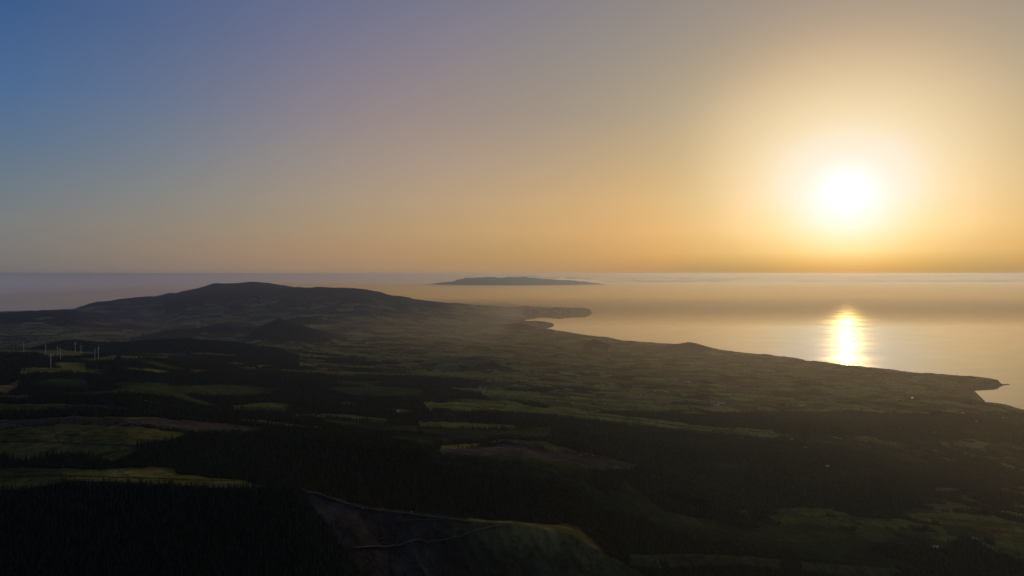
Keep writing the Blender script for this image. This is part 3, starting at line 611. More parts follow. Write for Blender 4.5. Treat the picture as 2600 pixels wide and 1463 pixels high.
# a cap of small clouds over the far volcano
def cloud_puff(parts_):
    vs_, fs_ = [], []
    for (x, y, z, rx, ry, rz) in parts_:
        o = len(vs_); nu, nv = 28, 14
        for i in range(nv+1):
            ph = math.pi*i/nv
            for j in range(nu):
                th = 2*math.pi*j/nu
                p = (math.sin(ph)*math.cos(th), math.sin(ph)*math.sin(th), math.cos(ph))
                k = 1+0.35*float(fbm(np.array([p[0]*1.6+x*1e-3]), np.array([p[2]*1.6+p[1]+y*1e-3]), 3)[0])
                vs_.append((x+p[0]*rx*k, y+p[1]*ry*k, z+p[2]*rz*k*(0.5 if p[2] < 0 else 1)))
        for i in range(nv):
            for j in range(nu): fs_.append((o+i*nu+j, o+i*nu+(j+1) % nu, o+(i+1)*nu+(j+1) % nu, o+(i+1)*nu+j))
    return vs_, fs_
def puff(name, label, us, v, w, h):
    pl = []
    for k in range(us):
        uu = v[0]+(v[1]-v[0])*(k+random.random()*0.8)/us; vv = v[2]+(v[3]-v[2])*(k+0.5)/us+random.uniform(-0.8, 0.8)
        Y = 64000+random.uniform(0, 2500); pl.append(((uu-1300)/F*Y, Y, ZC-(vv-V0)*Y/F, w/F*Y*random.uniform(0.6, 1.3), 1300, h/F*Y*random.uniform(0.6, 1.3)))
    a_, b_ = cloud_puff(pl)
    return put(mesh_obj(name, a_, b_, mcl, smooth=True), label, 'cloud', 'small clouds over the far volcano')
puff('cloud', 'long flat cloud resting on the summit of the far volcano', 13, (1292, 1362, 701.5, 703.5), 9, 2.3)
puff('cloud', 'thin cloud streak just right of the far volcano summit', 9, (1362, 1420, 705, 707.5), 8, 1.7)
puff('cloud', 'small rounded cloud above the right shoulder of the far volcano', 8, (1440, 1500, 706, 709), 9, 2.0)
puff('cloud', 'faint low cloud over the left foot of the far volcano', 12, (990, 1150, 722, 716), 14, 1.5)

# ------------------------------------------------------------------ haze and sea mist
def vol_box(name, x0, x1, y0, y1, z0, z1, dens, col, aniso):
    vts = [(x, y, z) for z in (z0, z1) for y in (y0, y1) for x in (x0, x1)]
    fcs = [(0, 2, 3, 1), (4, 5, 7, 6), (0, 1, 5, 4), (1, 3, 7, 5), (3, 2, 6, 7), (2, 0, 4, 6)]
    m = bpy.data.materials.new(name); m.use_nodes = True; m.node_tree.nodes.clear()
    o = m.node_tree.nodes.new('ShaderNodeOutputMaterial'); p = m.node_tree.nodes.new('ShaderNodeVolumePrincipled')
    p.inputs['Color'].default_value = (*col, 1); p.inputs['Density'].default_value = dens; p.inputs['Anisotropy'].default_value = aniso
    m.node_tree.links.new(p.outputs[0], o.inputs['Volume'])
    ob = mesh_obj(name, vts, fcs, m); put(ob, kind='stuff'); ob.visible_shadow = True
    return ob
HAZE = 1.45e-5; MIST = 2.1e-5; FOG = 3.5e-4
hz = vol_box('haze', -30500, 62000, -9000, 61800, -27, 1230, HAZE, (0.47, 0.60, 1.0), 0.65)
hz['label'] = 'thin evening haze over the whole island and sea'
ml = vol_box('mist', -30300, 60000, -8000, 61000, -26.5, 430, MIST, (1.0, 0.80, 0.50), 0.55)
ml['label'] = 'low mist lying over the plain and the sea'
fog = vol_box('sea_fog', 0, 1, 0, 1, -25, 462, FOG, (1.0, 0.83, 0.46), 0.42)
fp = [(-8700, 21300), (59000, 21300), (-24900, 61000), (59000, 61000)]      # its left side lies behind the mountain
for k, vtx in enumerate(fog.data.vertices): vtx.co.x, vtx.co.y = fp[k % 4]
vm = vol_box('valley_mist', 0, 1, 0, 1, -20, 385, 3.2e-5, (0.86, 0.90, 1.0), 0.45)
vp = [(-8600, 9000), (-250, 9000), (-17500, 18600), (400, 18600)]
for k, vtx in enumerate(vm.data.vertices): vtx.co.x, vtx.co.y = vp[k % 4]
vm['label'] = 'pale mist in the lowland at the foot of the mountain'
fog['label'] = 'pale fog bank lying on the far sea round the foot of the volcano'
# ------------------------------------------------------------------ trees
bark = varied('bark', (0.06, 0.045, 0.03), 0.3, 2)
needle = varied('needles', (0.028, 0.044, 0.020), 0.35, 0.5, rough=0.9, spec=0.1, rnd=0.45)
leafm = varied('leaves', (0.032, 0.048, 0.018), 0.4, 0.6, rough=0.9, spec=0.1, rnd=0.4)
def conifer(seed, H=15.0, R=2.9, tiers=9, seg=9):
    r = random.Random(seed); vs_, fs_ = [], []
    for k in range(tiers):
        f = k/(tiers-1); z0 = 0.10*H+f*0.80*H; rr = R*(1-f)**0.8*(0.85+0.3*r.random())+0.25
        o = len(vs_); a0 = r.random()*6.28
        ox, oy = r.uniform(-0.2, 0.2), r.uniform(-0.2, 0.2)
        vs_.append((ox*0.3, oy*0.3, z0+H*0.17*(1-0.3*f)))
        for j in range(seg*2):
            a = a0+math.pi*j/seg; q = rr*(r.uniform(0.75, 1.15) if j % 2 == 0 else r.uniform(0.35, 0.6))
            vs_.append((ox+q*math.cos(a), oy+q*math.sin(a), z0-(0.08*H*(1-f) if j % 2 == 0 else -0.02*H)+r.uniform(-.2, .2)))
        for j in range(seg*2): fs_.append((o, o+1+j, o+1+(j+1) % (seg*2)))
    o = len(vs_); vs_ += [(0.12, 0, 0.93*H), (-0.1, 0.12, 0.93*H), (-0.05, -0.12, 0.93*H), (0.03, 0, H*1.03)]
    fs_ += [(o, o+1, o+3), (o+1, o+2, o+3), (o+2, o, o+3)]
    return vs_, fs_
def trunk_geo(H, r0, r1=0.06, n=6, bend=0.0):
    vs_, fs_ = [], []
    for k in range(4):
        f = k/3; q = r0*(1-f)+r1*f
        for j in range(n): a = 2*math.pi*j/n; vs_.append((q*math.cos(a)+bend*f*f, q*math.sin(a), -0.8+f*(H+0.8)))
    for k in range(3):
        for j in range(n): fs_.append((k*n+j, k*n+(j+1) % n, (k+1)*n+(j+1) % n, (k+1)*n+j))
    return vs_, fs_
def broad_crown(seed, H=10.0, R=4.5, nleaf=420):
    r = random.Random(seed); vs_, fs_ = [], []
    lobes = [(r.uniform(-.45, .45)*R, r.uniform(-.45, .45)*R, H*r.uniform(.45, .8), R*r.uniform(.4, .65)) for _ in range(7)]
    for _ in range(nleaf):
        lx, ly, lz, lr = lobes[r.randrange(7)]
        a = r.uniform(0, 6.28); c = r.uniform(-0.6, 1); q = lr*r.uniform(0.65, 1.05); s = math.sqrt(1-c*c)
        x, y, z = lx+q*s*math.cos(a), ly+q*s*math.sin(a), lz+q*c*0.85
        w = r.uniform(0.5, 1.1); o = len(vs_)
        for _k in range(3): vs_.append((x+r.uniform(-w, w), y+r.uniform(-w, w), z+r.uniform(-w, w)*0.7))
        fs_.append((o, o+1, o+2))
    return vs_, fs_
def limbs(seed, H, R):
    vs_, fs_ = trunk_geo(H*0.6, 0.35, 0.12); r = random.Random(seed)
    for k in range(5):
        a = r.uniform(0, 6.28); ex, ey, ez = math.cos(a)*R*0.5, math.sin(a)*R*0.5, H*r.uniform(0.55, 0.75)
        o = len(vs_); z0 = H*0.3
        for (px, py, pz, q) in ((0, 0, z0, 0.16), (ex, ey, ez, 0.05)):
            vs_ += [(px+q, py, pz), (px-q*.5, py+q*.87, pz), (px-q*.5, py-q*.87, pz)]
        for j in range(3): fs_.append((o+j, o+(j+1) % 3, o+3+(j+1) % 3, o+3+j))
    return vs_, fs_
def merged(name, parts, mats_):
    vs_, fs_, mi = [], [], []
    for (v_, f_), m in parts:
        o = len(vs_); vs_ += v_; fs_ += [tuple(i+o for i in q) for q in f_]; mi += [m]*len(f_)
    ob = mesh_obj(name, vs_, fs_, mats=mats_, link=False)
    ob.data.polygons.foreach_set('material_index', mi); ob.data.update()
    return ob
variants = [merged('a_conifer_%d' % k, [(conifer(k, 15+1.5*(k % 3), 2.7+0.3*(k % 2)), 0), (trunk_geo(12, 0.22), 1)], [needle, bark]) for k in range(4)]
variants += [merged('b_broadleaf_%d' % k, [(broad_crown(40+k), 0), (limbs(k, 10, 4.5), 1)], [leafm, bark]) for k in range(3)]
tcol = bpy.data.collections.new('tree_kinds')
for o in variants: tcol.objects.link(o)

def scatter(y0, y1, step, umin=-160, umax=2760):
    pts = []
    ys = np.arange(y0, y1, step)
    xs_all = []
    for y in ys:
        xs_all.append(np.stack(np.broadcast_arrays(np.arange((umin-1300)/F*y, (umax-1300)/F*y, step), y), -1))
    p = np.concatenate(xs_all); p = p+rng.uniform(-0.45, 0.45, p.shape)*step
    return p[:, 0], p[:, 1]
PX, PY, PZ, PS, PK = [], [], [], [], []
for (y0, y1, step, sc_) in ((880, 1500, 4.8, 0.70), (1500, 2300, 6.2, 0.78), (2300, 3300, 8.0, 0.9), (3300, 4600, 11.0, 1.0), (4600, 6600, 15.0, 1.1)):
    X, Y = scatter(y0, y1, step)
    z, d = height_full(X, Y)
    c_, w_, hd_, sl_, kd_ = cover(X, Y, z, d)
    # leave out what lies hidden behind the brow: seen rows only
    keep = ((w_ > 0.5) | hd_) & (d > 60)
    gap = fbm(X/35+50, Y/35, 3)
    keep &= ~((gap > 0.42) & ~hd_)
    keep &= ~(hd_ & (w_ < 0.5) & (rng.random(X.shape) < 0.35))
    u_, v_ = UV(X, Y, z); keep &= v_ < 1500
    X, Y, z, hd_, w_, kd_ = X[keep], Y[keep], z[keep], hd_[keep], w_[keep], kd_[keep]
    nb = fbm(X/240+5, Y/240, 3)
    con = (nb > -0.12) & ~(hd_ & (w_ < 0.5))
    con |= (Y < 1500) & (UV(X, Y, z)[0] < 900)
    k = np.where(con, rng.integers(0, 4, X.shape), rng.integers(4, 7, X.shape))
    s = sc_*rng.uniform(0.45, 1.25, X.shape)*(1+0.25*fbm(X/120, Y/120+9, 2))*np.where(hd_ & (w_ < 0.5), 0.75, 1.0)
    PX.append(X); PY.append(Y); PZ.append(z); PS.append(s); PK.append(k)
PX, PY, PZ, PS, PK = [np.concatenate(q) for q in (PX, PY, PZ, PS, PK)]
print('trees', len(PX))
# the trees that show largest become trees of their own
u_, v_ = UV(PX, PY, PZ)
inview = (u_ > 4) & (u_ < 2596) & (v_ < 1462+8) & (PK < 4) & (u_ < 905)
size = np.where(inview, PS*F*15/PY, 0)
big = np.argsort(-size)[:290]
if True:
    cl_ = []
    for k in range(4):
        root = empty('conifer_tree', (0, 0, 0))
        cr_ = mesh_obj('crown', *conifer(k, 15+1.5*(k % 3), 2.7+0.3*(k % 2)), needle, root)
        tr_ = mesh_obj('trunk', *trunk_geo(12, 0.22), bark, root)
        put(root, 'dark pointed conifer in the dense wood on the near slope, lower left', 'tree', 'conifers of the wood on the near slope')
        cl_.append((root, cr_, tr_))
    used = [False]*4
    for i in big:
        k = int(PK[i]); src = cl_[k]
        if used[k]:
            r_ = src[0].copy(); COL.objects.link(r_)
            for ch in src[1:]:
                c = ch.copy(); COL.objects.link(c); c.parent = r_
        else: r_ = src[0]; used[k] = True
        r_.location = (float(PX[i]), float(PY[i]), float(PZ[i])-0.4); r_.scale = (float(PS[i]),)*3; r_.rotation_euler = (0, 0, random.uniform(0, 6.28))
rest = np.ones(len(PX), bool); rest[big] = False
me = bpy.data.meshes.new('woods')
me.vertices.add(int(rest.sum())); me.vertices.foreach_set('co', np.stack([PX[rest], PY[rest], PZ[rest]-0.4], -1).astype(np.float32).reshape(-1))
for nm, arr in (('ts', PS[rest]), ('tr', rng.uniform(0, 6.28, int(rest.sum())))):
    a_ = me.attributes.new(nm, 'FLOAT', 'POINT'); a_.data.foreach_set('value', arr.astype(np.float32))
a_ = me.attributes.new('tk', 'INT', 'POINT'); a_.data.foreach_set('value', PK[rest].astype(np.int32))
woods = bpy.data.objects.new('woods', me); COL.objects.link(woods)
put(woods, 'dark woods and hedgerows covering the slopes and valley', kind='stuff')
ng = bpy.data.node_groups.new('plant_trees', 'GeometryNodeTree')
ng.interface.new_socket('Geometry', in_out='INPUT', socket_type='NodeSocketGeometry'); ng.interface.new_socket('Geometry', in_out='OUTPUT', socket_type='NodeSocketGeometry')
gi = ng.nodes.new('NodeGroupInput'); go = ng.nodes.new('NodeGroupOutput')
ip = ng.nodes.new('GeometryNodeInstanceOnPoints'); ci = ng.nodes.new('GeometryNodeCollectionInfo')
ci.inputs['Collection'].default_value = tcol; ci.inputs['Separate Children'].default_value = True; ci.inputs['Reset Children'].default_value = True
def na(name, typ):
    q = ng.nodes.new('GeometryNodeInputNamedAttribute'); q.data_type = typ; q.inputs['Name'].default_value = name
    return [o for o in q.outputs if o.enabled and o.name == 'Attribute'][0]
ng.links.new(gi.outputs[0], ip.inputs['Points']); ng.links.new(ci.outputs[0], ip.inputs['Instance'])
ip.inputs['Pick Instance'].default_value = True
ng.links.new(na('tk', 'INT'), ip.inputs['Instance Index'])
cx = ng.nodes.new('ShaderNodeCombineXYZ'); ng.links.new(na('tr', 'FLOAT'), cx.inputs[2]); ng.links.new(cx.outputs[0], ip.inputs['Rotation'])
ng.links.new(na('ts', 'FLOAT'), ip.inputs['Scale']); ng.links.new(ip.outputs[0], go.inputs[0])
md = woods.modifiers.new('plant_trees', 'NODES'); md.node_group = ng

# single trees and clumps one can tell apart
def lone_tree(u, v, H, R, label, seed, group=None, kind='broad'):
    x, y, z = at(u, v); root = empty('broadleaf_tree' if kind == 'broad' else 'conifer_tree', (x, y, z-0.3))
    if kind == 'broad':
        k = H/10; vs_, fs_ = broad_crown(seed, H, R, 700); mesh_obj('crown', vs_, fs_, leafm, root); a_, b_ = limbs(seed, H, R); mesh_obj('trunk', a_, b_, bark, root)
    else:
        vs_, fs_ = conifer(seed, H, R); mesh_obj('crown', vs_, fs_, needle, root); mesh_obj('trunk', *trunk_geo(H*0.8, 0.25), bark, root)
    put(root, label, 'tree', group)
lone_tree(1277, 1124, 24, 11, 'round dark tree alone on the sunlit ridge line in the middle', 301)
lone_tree(1262, 1126, 16, 7, 'smaller dark tree leaning on the left of the round ridge tree', 302)
lone_tree(1372, 1124, 19, 9, 'broad dark tree at the right of the sunlit ridge line', 303)
lone_tree(1390, 1128, 16, 7, 'low dark tree beside the broad tree on the ridge line', 304)
lone_tree(1312, 1120, 8, 4, 'small bush-like tree between the two big trees of the ridge line', 305)
lone_tree(1346, 1122, 7, 4, 'second small bush-like tree of the ridge line, by the broad tree', 306)
lone_tree(1140, 1128, 26, 10, 'tall dark tree at the wood corner, left end of the sunlit ridge', 307)
lone_tree(1030, 1040, 22, 6, 'tall dark tree standing between two small bright pastures', 308)
lone_tree(985, 1038, 20, 6, 'dark tree at the left side of the small bright pasture', 309)
lone_tree(75, 938, 12, 7, 'small dark tree at the left corner of the wind farm pasture', 310)
lone_tree(50, 982, 18, 8, 'dark tree between the pale slope and the scrub on the left', 311)
lone_tree(2372, 1330, 14, 7, 'dark tree in the middle of the right-hand bright pasture', 312)
lone_tree(2160, 1318, 15, 6, 'dark tree on the upper edge of the right-hand pastures', 313)
lone_tree(1540, 1330, 14, 3.2, 'pointed tree by the valley track', 314, None, 'con')
lone_tree(648, 1072, 18, 4, 'pointed dark tree breaking the bright strip of pasture', 315, None, 'con')
lone_tree(470, 1104, 18, 4.5, 'pointed dark tree at the wood corner beside the large olive field', 316, None, 'con')

# ------------------------------------------------------------------ tracks and roads
dirt = varied('dirt', (0.085, 0.075, 0.066), 0.35, 0.2, rough=1.0, spec=0.0)
asph = varied('asphalt', (0.10, 0.10, 0.10), 0.2, 0.2, rough=0.9, spec=0.1)
def ribbon(name, px, width, mat, label, lift=0.7):
    w = [at(u, v)[:2] for u, v in px]; pts = []
    for (a, b_) in zip(w[:-1], w[1:]):
        n_ = max(2, int(math.hypot(b_[0]-a[0], b_[1]-a[1])/8))
        for k in range(n_): pts.append((a[0]+(b_[0]-a[0])*k/n_, a[1]+(b_[1]-a[1])*k/n_))
    pts.append(w[-1]); p = np.array(pts)
    for _ in range(6): p[1:-1] = (p[:-2]+p[1:-1]*2+p[2:])/4
    tg = np.gradient(p, axis=0); tg /= np.linalg.norm(tg, axis=1)[:, None]+1e-9; nr = np.stack([-tg[:, 1], tg[:, 0]], 1)
    cols = []
    for s in (-0.5, 0, 0.5):
        q = p+nr*s*width; zq = height_full(q[:, 0], q[:, 1])[0]; cols.append(np.stack([q[:, 0], q[:, 1], zq], -1))
    P_ = np.stack(cols, 1); P_[..., 2] = P_[..., 2].max(1)[:, None]+lift
    o = grid_mesh(name, P_, mat); put(o, kind='structure'); o['label'] = label
    return o
ribbon('dirt_track', [(900,1396),(949,1393),(997,1388),(1036,1379),(1067,1375),(1115,1375),(1157,1371),(1179,1361),(1211,1351),(1243,1341),(1280,1338)], 6, dirt, 'pale dirt track climbing across the bare near slope')
ribbon('dirt_track', [(778,1252),(796,1254),(828,1262),(879,1283),(924,1294),(994,1302),(1052,1309),(1099,1317),(1147,1323),(1200,1330)], 5, dirt, 'pale dirt track along the brow of the bare near slope')
ribbon('dirt_track', [(1010,1328),(1030,1326),(1067,1324),(1110,1324),(1147,1325)], 4, dirt, 'short dirt track branching below the brow')
ribbon('dirt_track', [(972,1108),(1000,1109),(1030,1113),(1067,1120),(1120,1124),(1163,1130)], 5, dirt, 'thin dirt track through the dark slope behind the wood')
ribbon('dirt_track', [(1380,1170),(1425,1168),(1460,1174),(1487,1186)], 5, dirt, 'curved dirt track across the cleared patch')
ribbon('dirt_track', [(1190,1121),(1240,1112),(1290,1099),(1330,1087),(1390,1085)], 5, dirt, 'dirt track winding up to the round ridge tree')
ribbon('road', [(2476,1368),(2494,1376),(2510,1386),(2524,1397),(2537,1406)], 7, asph, 'straight grey farm road at the lower right')

# ------------------------------------------------------------------ wind turbines
tw = new_mat('turbine_white', (0.60, 0.60, 0.60), 0.45, 0.4)
twd = new_mat('turbine_grey', (0.35, 0.36, 0.38), 0.5, 0.4)
def cyl(x, y, z0, z1, r0, r1, n=16):
    vs_ = [(x+r*math.cos(2*math.pi*j/n), y+r*math.sin(2*math.pi*j/n), z) for z, r in ((z0, r0), (z1, r1)) for j in range(n)]
    fs_ = [(j, (j+1) % n, n+(j+1) % n, n+j) for j in range(n)]+[tuple(range(n-1, -1, -1)), tuple(range(n, 2*n))]
    return vs_, fs_
def blade_geo(Lb):
    vs_, fs_ = [], []; st = [(0.0, 0.5, 0.45), (0.06, 0.75, 0.4), (0.18, 1.25, 0.28), (0.45, 0.85, 0.16), (0.75, 0.5, 0.1), (1.0, 0.15, 0.04)]
    for f, c, th in st:
        for (a, b_) in ((-0.35*c, 0), (0.1*c, th), (0.65*c, 0), (0.1*c, -th)): vs_.append((a, b_, 0.8+f*Lb))
    for k in range(len(st)-1):
        for j in range(4): fs_.append((k*4+j, k*4+(j+1) % 4, (k+1)*4+(j+1) % 4, (k+1)*4+j))
    fs_.append(tuple(range(len(vs_)-4, len(vs_)))); fs_.append((3, 2, 1, 0))
    return vs_, fs_
def nacelle_geo():
    vs_, fs_ = [], []; n_ = 12
    for f, r_ in ((-3.2, 1.3), (-2.4, 2.0), (0, 2.2), (3.5, 1.9), (5.5, 1.2), (6.2, 0.4)):
        for j in range(n_): a = 2*math.pi*j/n_; vs_.append((r_*math.cos(a), f, r_*math.sin(a)))
    for k in range(5):
        for j in range(n_): fs_.append((k*n_+j, k*n_+(j+1) % n_, (k+1)*n_+(j+1) % n_, (k+1)*n_+j))
    fs_.append(tuple(range(n_-1, -1, -1))); fs_.append(tuple(range(5*n_, 6*n_)))
    return vs_, fs_
def hub_geo():
    vs_, fs_ = [], []; n_ = 12
    for f, r_ in ((-3.3, 1.35), (-4.6, 1.25), (-5.6, 0.7), (-5.9, 0.1)):
        for j in range(n_): a = 2*math.pi*j/n_; vs_.append((r_*math.cos(a), f, r_*math.sin(a)))
    for k in range(3):
        for j in range(n_): fs_.append((k*n_+j, k*n_+(j+1) % n_, (k+1)*n_+(j+1) % n_, (k+1)*n_+j))
    return vs_, fs_
# u, base row, hub row, yaw, blade angle, label
TUR = [(60, 899, 872, 0.5, 0.15, 'white wind turbine farthest left, alone on the reddish brow'),
 (116, 902, 875, 0.7, 0.35, 'white wind turbine on the brow, second from the left'),
 (129, 935, 900, 1.25, 0.05, 'nearest and tallest white wind turbine, standing in the green pasture'),
 (146, 908, 883, 1.2, 0.1, 'short-looking white wind turbine just left of the one with a slanting blade'),
 (153.5, 916, 886, 0.45, -0.05, 'white wind turbine with a blade slanting down to the right, left of centre'),
 (191, 895, 870, 1.2, 0.0, 'white wind turbine against the dark hill, left one of the middle pair'),
 (205.5, 903, 878, 0.8, 0.0, 'white wind turbine against the dark hill, right one of the middle pair'),
 (241, 916, 889, 0.4, 0.3, 'white wind turbine in the pasture, left one of the right-hand pair'),
 (249.5, 911, 883, 1.2, 0.1, 'white wind turbine on the pasture, farthest right of all')]
for i, (u, vb, vh, yaw, ba, lab) in enumerate(TUR):
    x, y, z = at(u, vb, 2200, 4600)
    hh = (vb-vh)*y/F; s = hh/56.0
    root = empty('wind_turbine', (x, y, z-0.5), yaw); root.scale = (s*0.62, s*0.62, s)
    if i == 0:
        mesh_obj('tower', *cyl(0, 0, 0, 55, 2.0, 1.1), tw, root, True)
        o = mesh_obj('nacelle', *nacelle_geo(), tw, root, True); o.location = (0, 0, 56.2)
        o = mesh_obj('hub', *hub_geo(), tw, root, True); o.location = (0, 0, 56.2)
        for k in range(3):
            o = mesh_obj('blade', *blade_geo(21.5), tw, root); o.location = (0, -4.4, 56.2); o.rotation_euler = (0, 2*math.pi*k/3, 0)
        first = root
    else:
        for ch in first.children:
            c = ch.copy(); COL.objects.link(c); c.parent = root
    put(root, lab, 'wind turbine', 'wind turbines on the upland pasture')
    k = 0
    for c in root.children:
        if c.name.startswith('blade'): c.rotation_euler = (0, ba+2*math.pi*k/3, 0); k += 1

# ------------------------------------------------------------------ houses and sheds
wallm = new_mat('whitewash', (0.78, 0.77, 0.74), 0.8, 0.2)
roofm = varied('clay_tiles', (0.26, 0.12, 0.07), 0.25, 1.2, rough=0.8)
metal = new_mat('sheet_metal', (0.6, 0.6, 0.6), 0.55, 0.5, 0.9)
wroof = new_mat('pale_sheeting', (0.75, 0.76, 0.78), 0.35, 0.5)
dark = new_mat('dark_opening', (0.03, 0.03, 0.03), 0.4, 0.4)
def box(x0, x1, y0, y1, z0, z1):
    vs_ = [(x, y, z) for z in (z0, z1) for y in (y0, y1) for x in (x0, x1)]
    return vs_, [(0, 2, 3, 1), (4, 5, 7, 6), (0, 1, 5, 4), (1, 3, 7, 5), (3, 2, 6, 7), (2, 0, 4, 6)]
def gable(w, d, h, rh, ov=0.4):
    a, b_ = w/2+ov, d/2+ov; t_ = 0.25
    vs_ = [(-a, -b_, h-0.2), (a, -b_, h-0.2), (a, b_, h-0.2), (-a, b_, h-0.2), (-a, 0, h+rh), (a, 0, h+rh)]
    return vs_, [(0, 1, 5, 4), (2, 3, 4, 5), (0, 4, 3), (1, 2, 5), (3, 2, 1, 0)]
def building(u, v, w, d, h, rz, label, name='house', roof=None, group=None, shed=False):
    x, y, z = at(u, v, 1000, 14000)
    root = empty(name, (x, y, z-0.3), rz)
    mesh_obj('wall', *box(-w/2, w/2, -d/2, d/2, -1.5, h), wallm, root)
    rf = mesh_obj('roof', *gable(w, d, h, d*0.26 if not shed else d*0.14), roof or roofm, root)
    if not shed:
        mesh_obj('chimney', *box(w*0.28, w*0.28+0.8, -0.2, 0.6, h+d*0.05, h+d*0.26+1.0), wallm, rf)
        mesh_obj('door', *box(-0.5, 0.5, -d/2-0.06, -d/2+0.02, 0, 2.1), dark, root)
        for q in (-w*0.32, w*0.32): mesh_obj('window', *box(q-0.6, q+0.6, -d/2-0.05, -d/2+0.02, 1.1, 2.3), dark, root)
    else:
        mesh_obj('door', *box(-2.2, 2.2, -d/2-0.06, -d/2+0.02, 0, 3.4), dark, root)
    put(root, label, 'shed' if shed else 'house', group)
    return root
G1 = 'white houses scattered over the coastal plain'
HS = [
 (1694,932,'lone white house in the middle of the plain below the hill on the coast'),
 (1645,966,'small white house among mid-plain fields, left of the lone white barn'),
 (1905,942,'white house at the right end of a short row in the far fields'),
 (1891,944,'white house at the left end of the same short row in the far fields'),
 (2069,927,'white house nearest the shore, just left of the sun glitter'),
 (2042,929,'faint white house by the shore, left neighbour of the brighter one'),
 (2079,939,'single white house a field inland from the shore, below the sun glitter'),
 (2093,948,'white house below the shore, in line with the left rim of the glitter'),
 (2090,972,'brightest white house of the loose village cluster below the glitter'),
 (2074,968,'white house left of the brightest one in the loose village cluster'),
 (2047,967,'leftmost white house of the loose village cluster'),
 (2064,964,'uppermost white house of the loose village cluster'),
 (2140,950,'left one of two faint white houses near the shore, under the glitter'),
 (2151,950,'right one of two faint white houses near the shore, under the glitter'),
 (2205,951,'faint white house near the shore to the right of the glitter'),
 (2193,979,'single bright white house right of the village, among dark hedges'),
 (2228,991,'white house in a row of faint roofs on the right-hand plain'),
 (2278,993,'white house right end of the faint roofs on the right-hand plain'),
 (2388,994,'white house close to the headland neck'),
 (2289,959,'faint white house near the shore before the headland'),
 (2296,982,'faint white house between the shore and the row of faint roofs'),
 (2220,1010,'white house standing left of the gleaming metal roof'),
 (2030,1030,'left one of two touching white houses below the village'),
 (2525,1027,'white house near the cliff top at the right edge'),
 (2445,1049,'white house inland of the small bay, left one'),
 (2536,1050,'white house above the hamlet at the right edge'),
 (2547,1061,'brightest white house of the hamlet at the right edge'),
 (2558,1062,'right neighbour of the brightest house in the right-edge hamlet'),
 (2478,1071,'white house left of and below the right-edge hamlet'),
 (2374,1099,'small white house in bright hedged fields on the right slope'),
 (2010,1118,'pale house half hidden behind the dark grove on the right slope'),
 (1883,1114,'small white house in the sheltered pasture beside the dark wood'),
 (2045,1138,'tiny white house in the dark woods of the right slope'),
 (2100,1186,'tiny pale house deep in the woods below the right slope'),
 (1626,1006,'tiny white house above the bright green field'),
 (1158,840,'bright white house far away on the hazy plain, left one of a pair'),
 (1163,841,'right one of the far pair of white houses on the hazy plain'),
 (1275,853,'faint white house on the hazy plain toward the far shore'),
 (870,1025,'white house at the edge of a small bright pasture, centre left'),
 (1010,1046,'small pale house beside the dark tree row, centre left'),
]
for i, (u, v, lab) in enumerate(HS):
    random.seed(100+i)
    w = random.uniform(10, 17); building(u, v, w, random.uniform(7, 9), random.uniform(3.2, 5.5), random.uniform(-0.6, 0.6), lab, group=G1, roof=wroof if i % 3 == 0 else None)
G2 = 'white sheds of the farms'
SH = [
 (1831,1025,46,16,'long white-roofed shed at the top of the big farmyard'),
 (1818,1029,38,14,'white-roofed shed in front of the long one in the big farmyard'),
 (1808,1023,26,12,'short shed at the left end of the big farmyard'),
 (1745,970,44,14,'lone long white shed among the mid-plain fields'),
 (1507,935,42,14,'long pale shed left of the plain, below the steep small cone'),
 (2127,984,34,14,'left one of two white sheds right of the village cluster'),
 (2136,985,24,12,'right one of two white sheds right of the village cluster'),
 (2038,1031,30,12,'white shed joined to the right of two white houses'),
 (2374,1391,15,8,'bright white roof of a small shed by the dark wood, lower right'),
 (2474,1369,16,9,'dark red shed at the upper end of the straight farm road'),
 (1568,1189,14,8,'small pale shed at the right end of the cleared patch'),
 (1520,1045,22,10,'pale shed at the corner of the bright fields'),
 (2340,1158,14,8,'tiny pale shed among the trees on the lower right slope'),
]
for i, (u, v, w, d_, lab) in enumerate(SH):
    random.seed(300+i); building(u, v, w, d_, 4.5, random.uniform(-0.5, 0.2), lab, 'farm_shed', roofm if 'red' in lab else wroof, G2, True)
# the metal roof that throws the sun back at the viewer
x, y, z = at(2316, 1012, 3000, 9000)
root = empty('glasshouse', (x, y, z-0.3), 0)
mesh_obj('wall', *box(-8, 8, -4, 4, -1.5, 4), wallm, root)
import mathutils
tocam = mathutils.Vector((-x, -y, ZC-z)).normalized(); hv = (tocam+mathutils.Vector(SV)).normalized()
# a roof plane square to the half-way direction
zx, zy = -hv.x/hv.z, -hv.y/hv.z
zx = max(-0.7, min(0.7, zx)); zy = max(-0.7, min(0.7, zy))
cor = [(-8.5, -4.5), (8.5, -4.5), (8.5, 4.5), (-8.5, 4.5)]
zb_ = 4.2-min(zx*a+zy*b_ for a, b_ in cor)
top = [(a, b_, zb_+zx*a+zy*b_) for a, b_ in cor]
mesh_obj('roof', top+[(a, b_, 4.0) for a, b_ in cor], [(0, 1, 2, 3), (7, 6, 5, 4), (0, 4, 5, 1), (1, 5, 6, 2), (2, 6, 7, 3), (3, 7, 4, 0)], metal, root)
put(root, 'building with a metal roof gleaming orange in the sun on the right-hand plain', 'building')
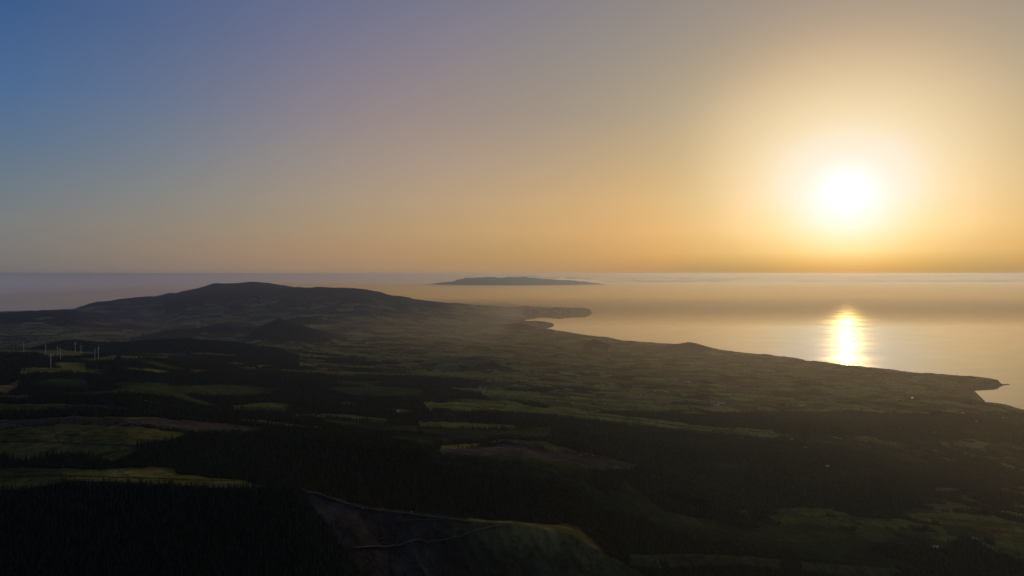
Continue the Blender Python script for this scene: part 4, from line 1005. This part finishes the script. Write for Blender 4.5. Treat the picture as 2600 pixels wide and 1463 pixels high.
# wrapped bales: small white specks in the cleared patch and on the pasture strip
balem = new_mat('bale_wrap', (0.85, 0.86, 0.88), 0.35, 0.5)
def bale_geo(r_=0.9, w=1.3, n_=16):
    vs_ = []; fs_ = []
    for f, q in ((-w/2, 0.75), (-w/2+0.12, 1.0), (w/2-0.12, 1.0), (w/2, 0.75)):
        for j in range(n_): a = 2*math.pi*j/n_; vs_.append((f, r_*q*math.cos(a), r_*q*math.sin(a)+r_))
    for k in range(3):
        for j in range(n_): fs_.append((k*n_+j, k*n_+(j+1) % n_, (k+1)*n_+(j+1) % n_, (k+1)*n_+j))
    fs_.append(tuple(range(n_-1, -1, -1))); fs_.append(tuple(range(3*n_, 4*n_)))
    return vs_, fs_
b0 = None
for i, (u, v, s, lab, grp) in enumerate([(1474,1158,1.5,'white wrapped bale left of the group on the cleared patch','white bales on the cleared patch'),
    (1490,1153,1.2,'white wrapped bale farthest up on the cleared patch','white bales on the cleared patch'),(1505,1158,1.6,'white wrapped bale right of the group on the cleared patch','white bales on the cleared patch'),
    (820,1086,1.3,'one of the small white bales on the thin pasture strip','white bales on the pasture strip'),(824,1087,1.1,'one of the small white bales on the thin pasture strip','white bales on the pasture strip'),
    (832,1088,1.0,'one of the small white bales on the thin pasture strip','white bales on the pasture strip'),(846,1088,1.2,'one of the small white bales on the thin pasture strip','white bales on the pasture strip'),
    (228,931,2.6,'left one of two white wrapped stacks below the wind farm wood','white stacks below the wind farm'),(246,933,3.2,'right one of two white wrapped stacks below the wind farm wood','white stacks below the wind farm'),
    (921,1293,1.2,'white bale beside the brow track, left one','white bales by the brow track'),(1045,1303,1.2,'white bale beside the brow track, right one','white bales by the brow track')]):
    x, y, z = at(u, v)
    if b0 is None: b0 = mesh_obj('wrapped_bale', *bale_geo(), balem, smooth=True); o = b0
    else: o = b0.copy(); COL.objects.link(o)
    o.location = (x, y, z-0.05); o.rotation_euler = (0, 0, random.uniform(0, 3)); o.scale = (s, s, s)
    put(o, lab, 'bale', grp)
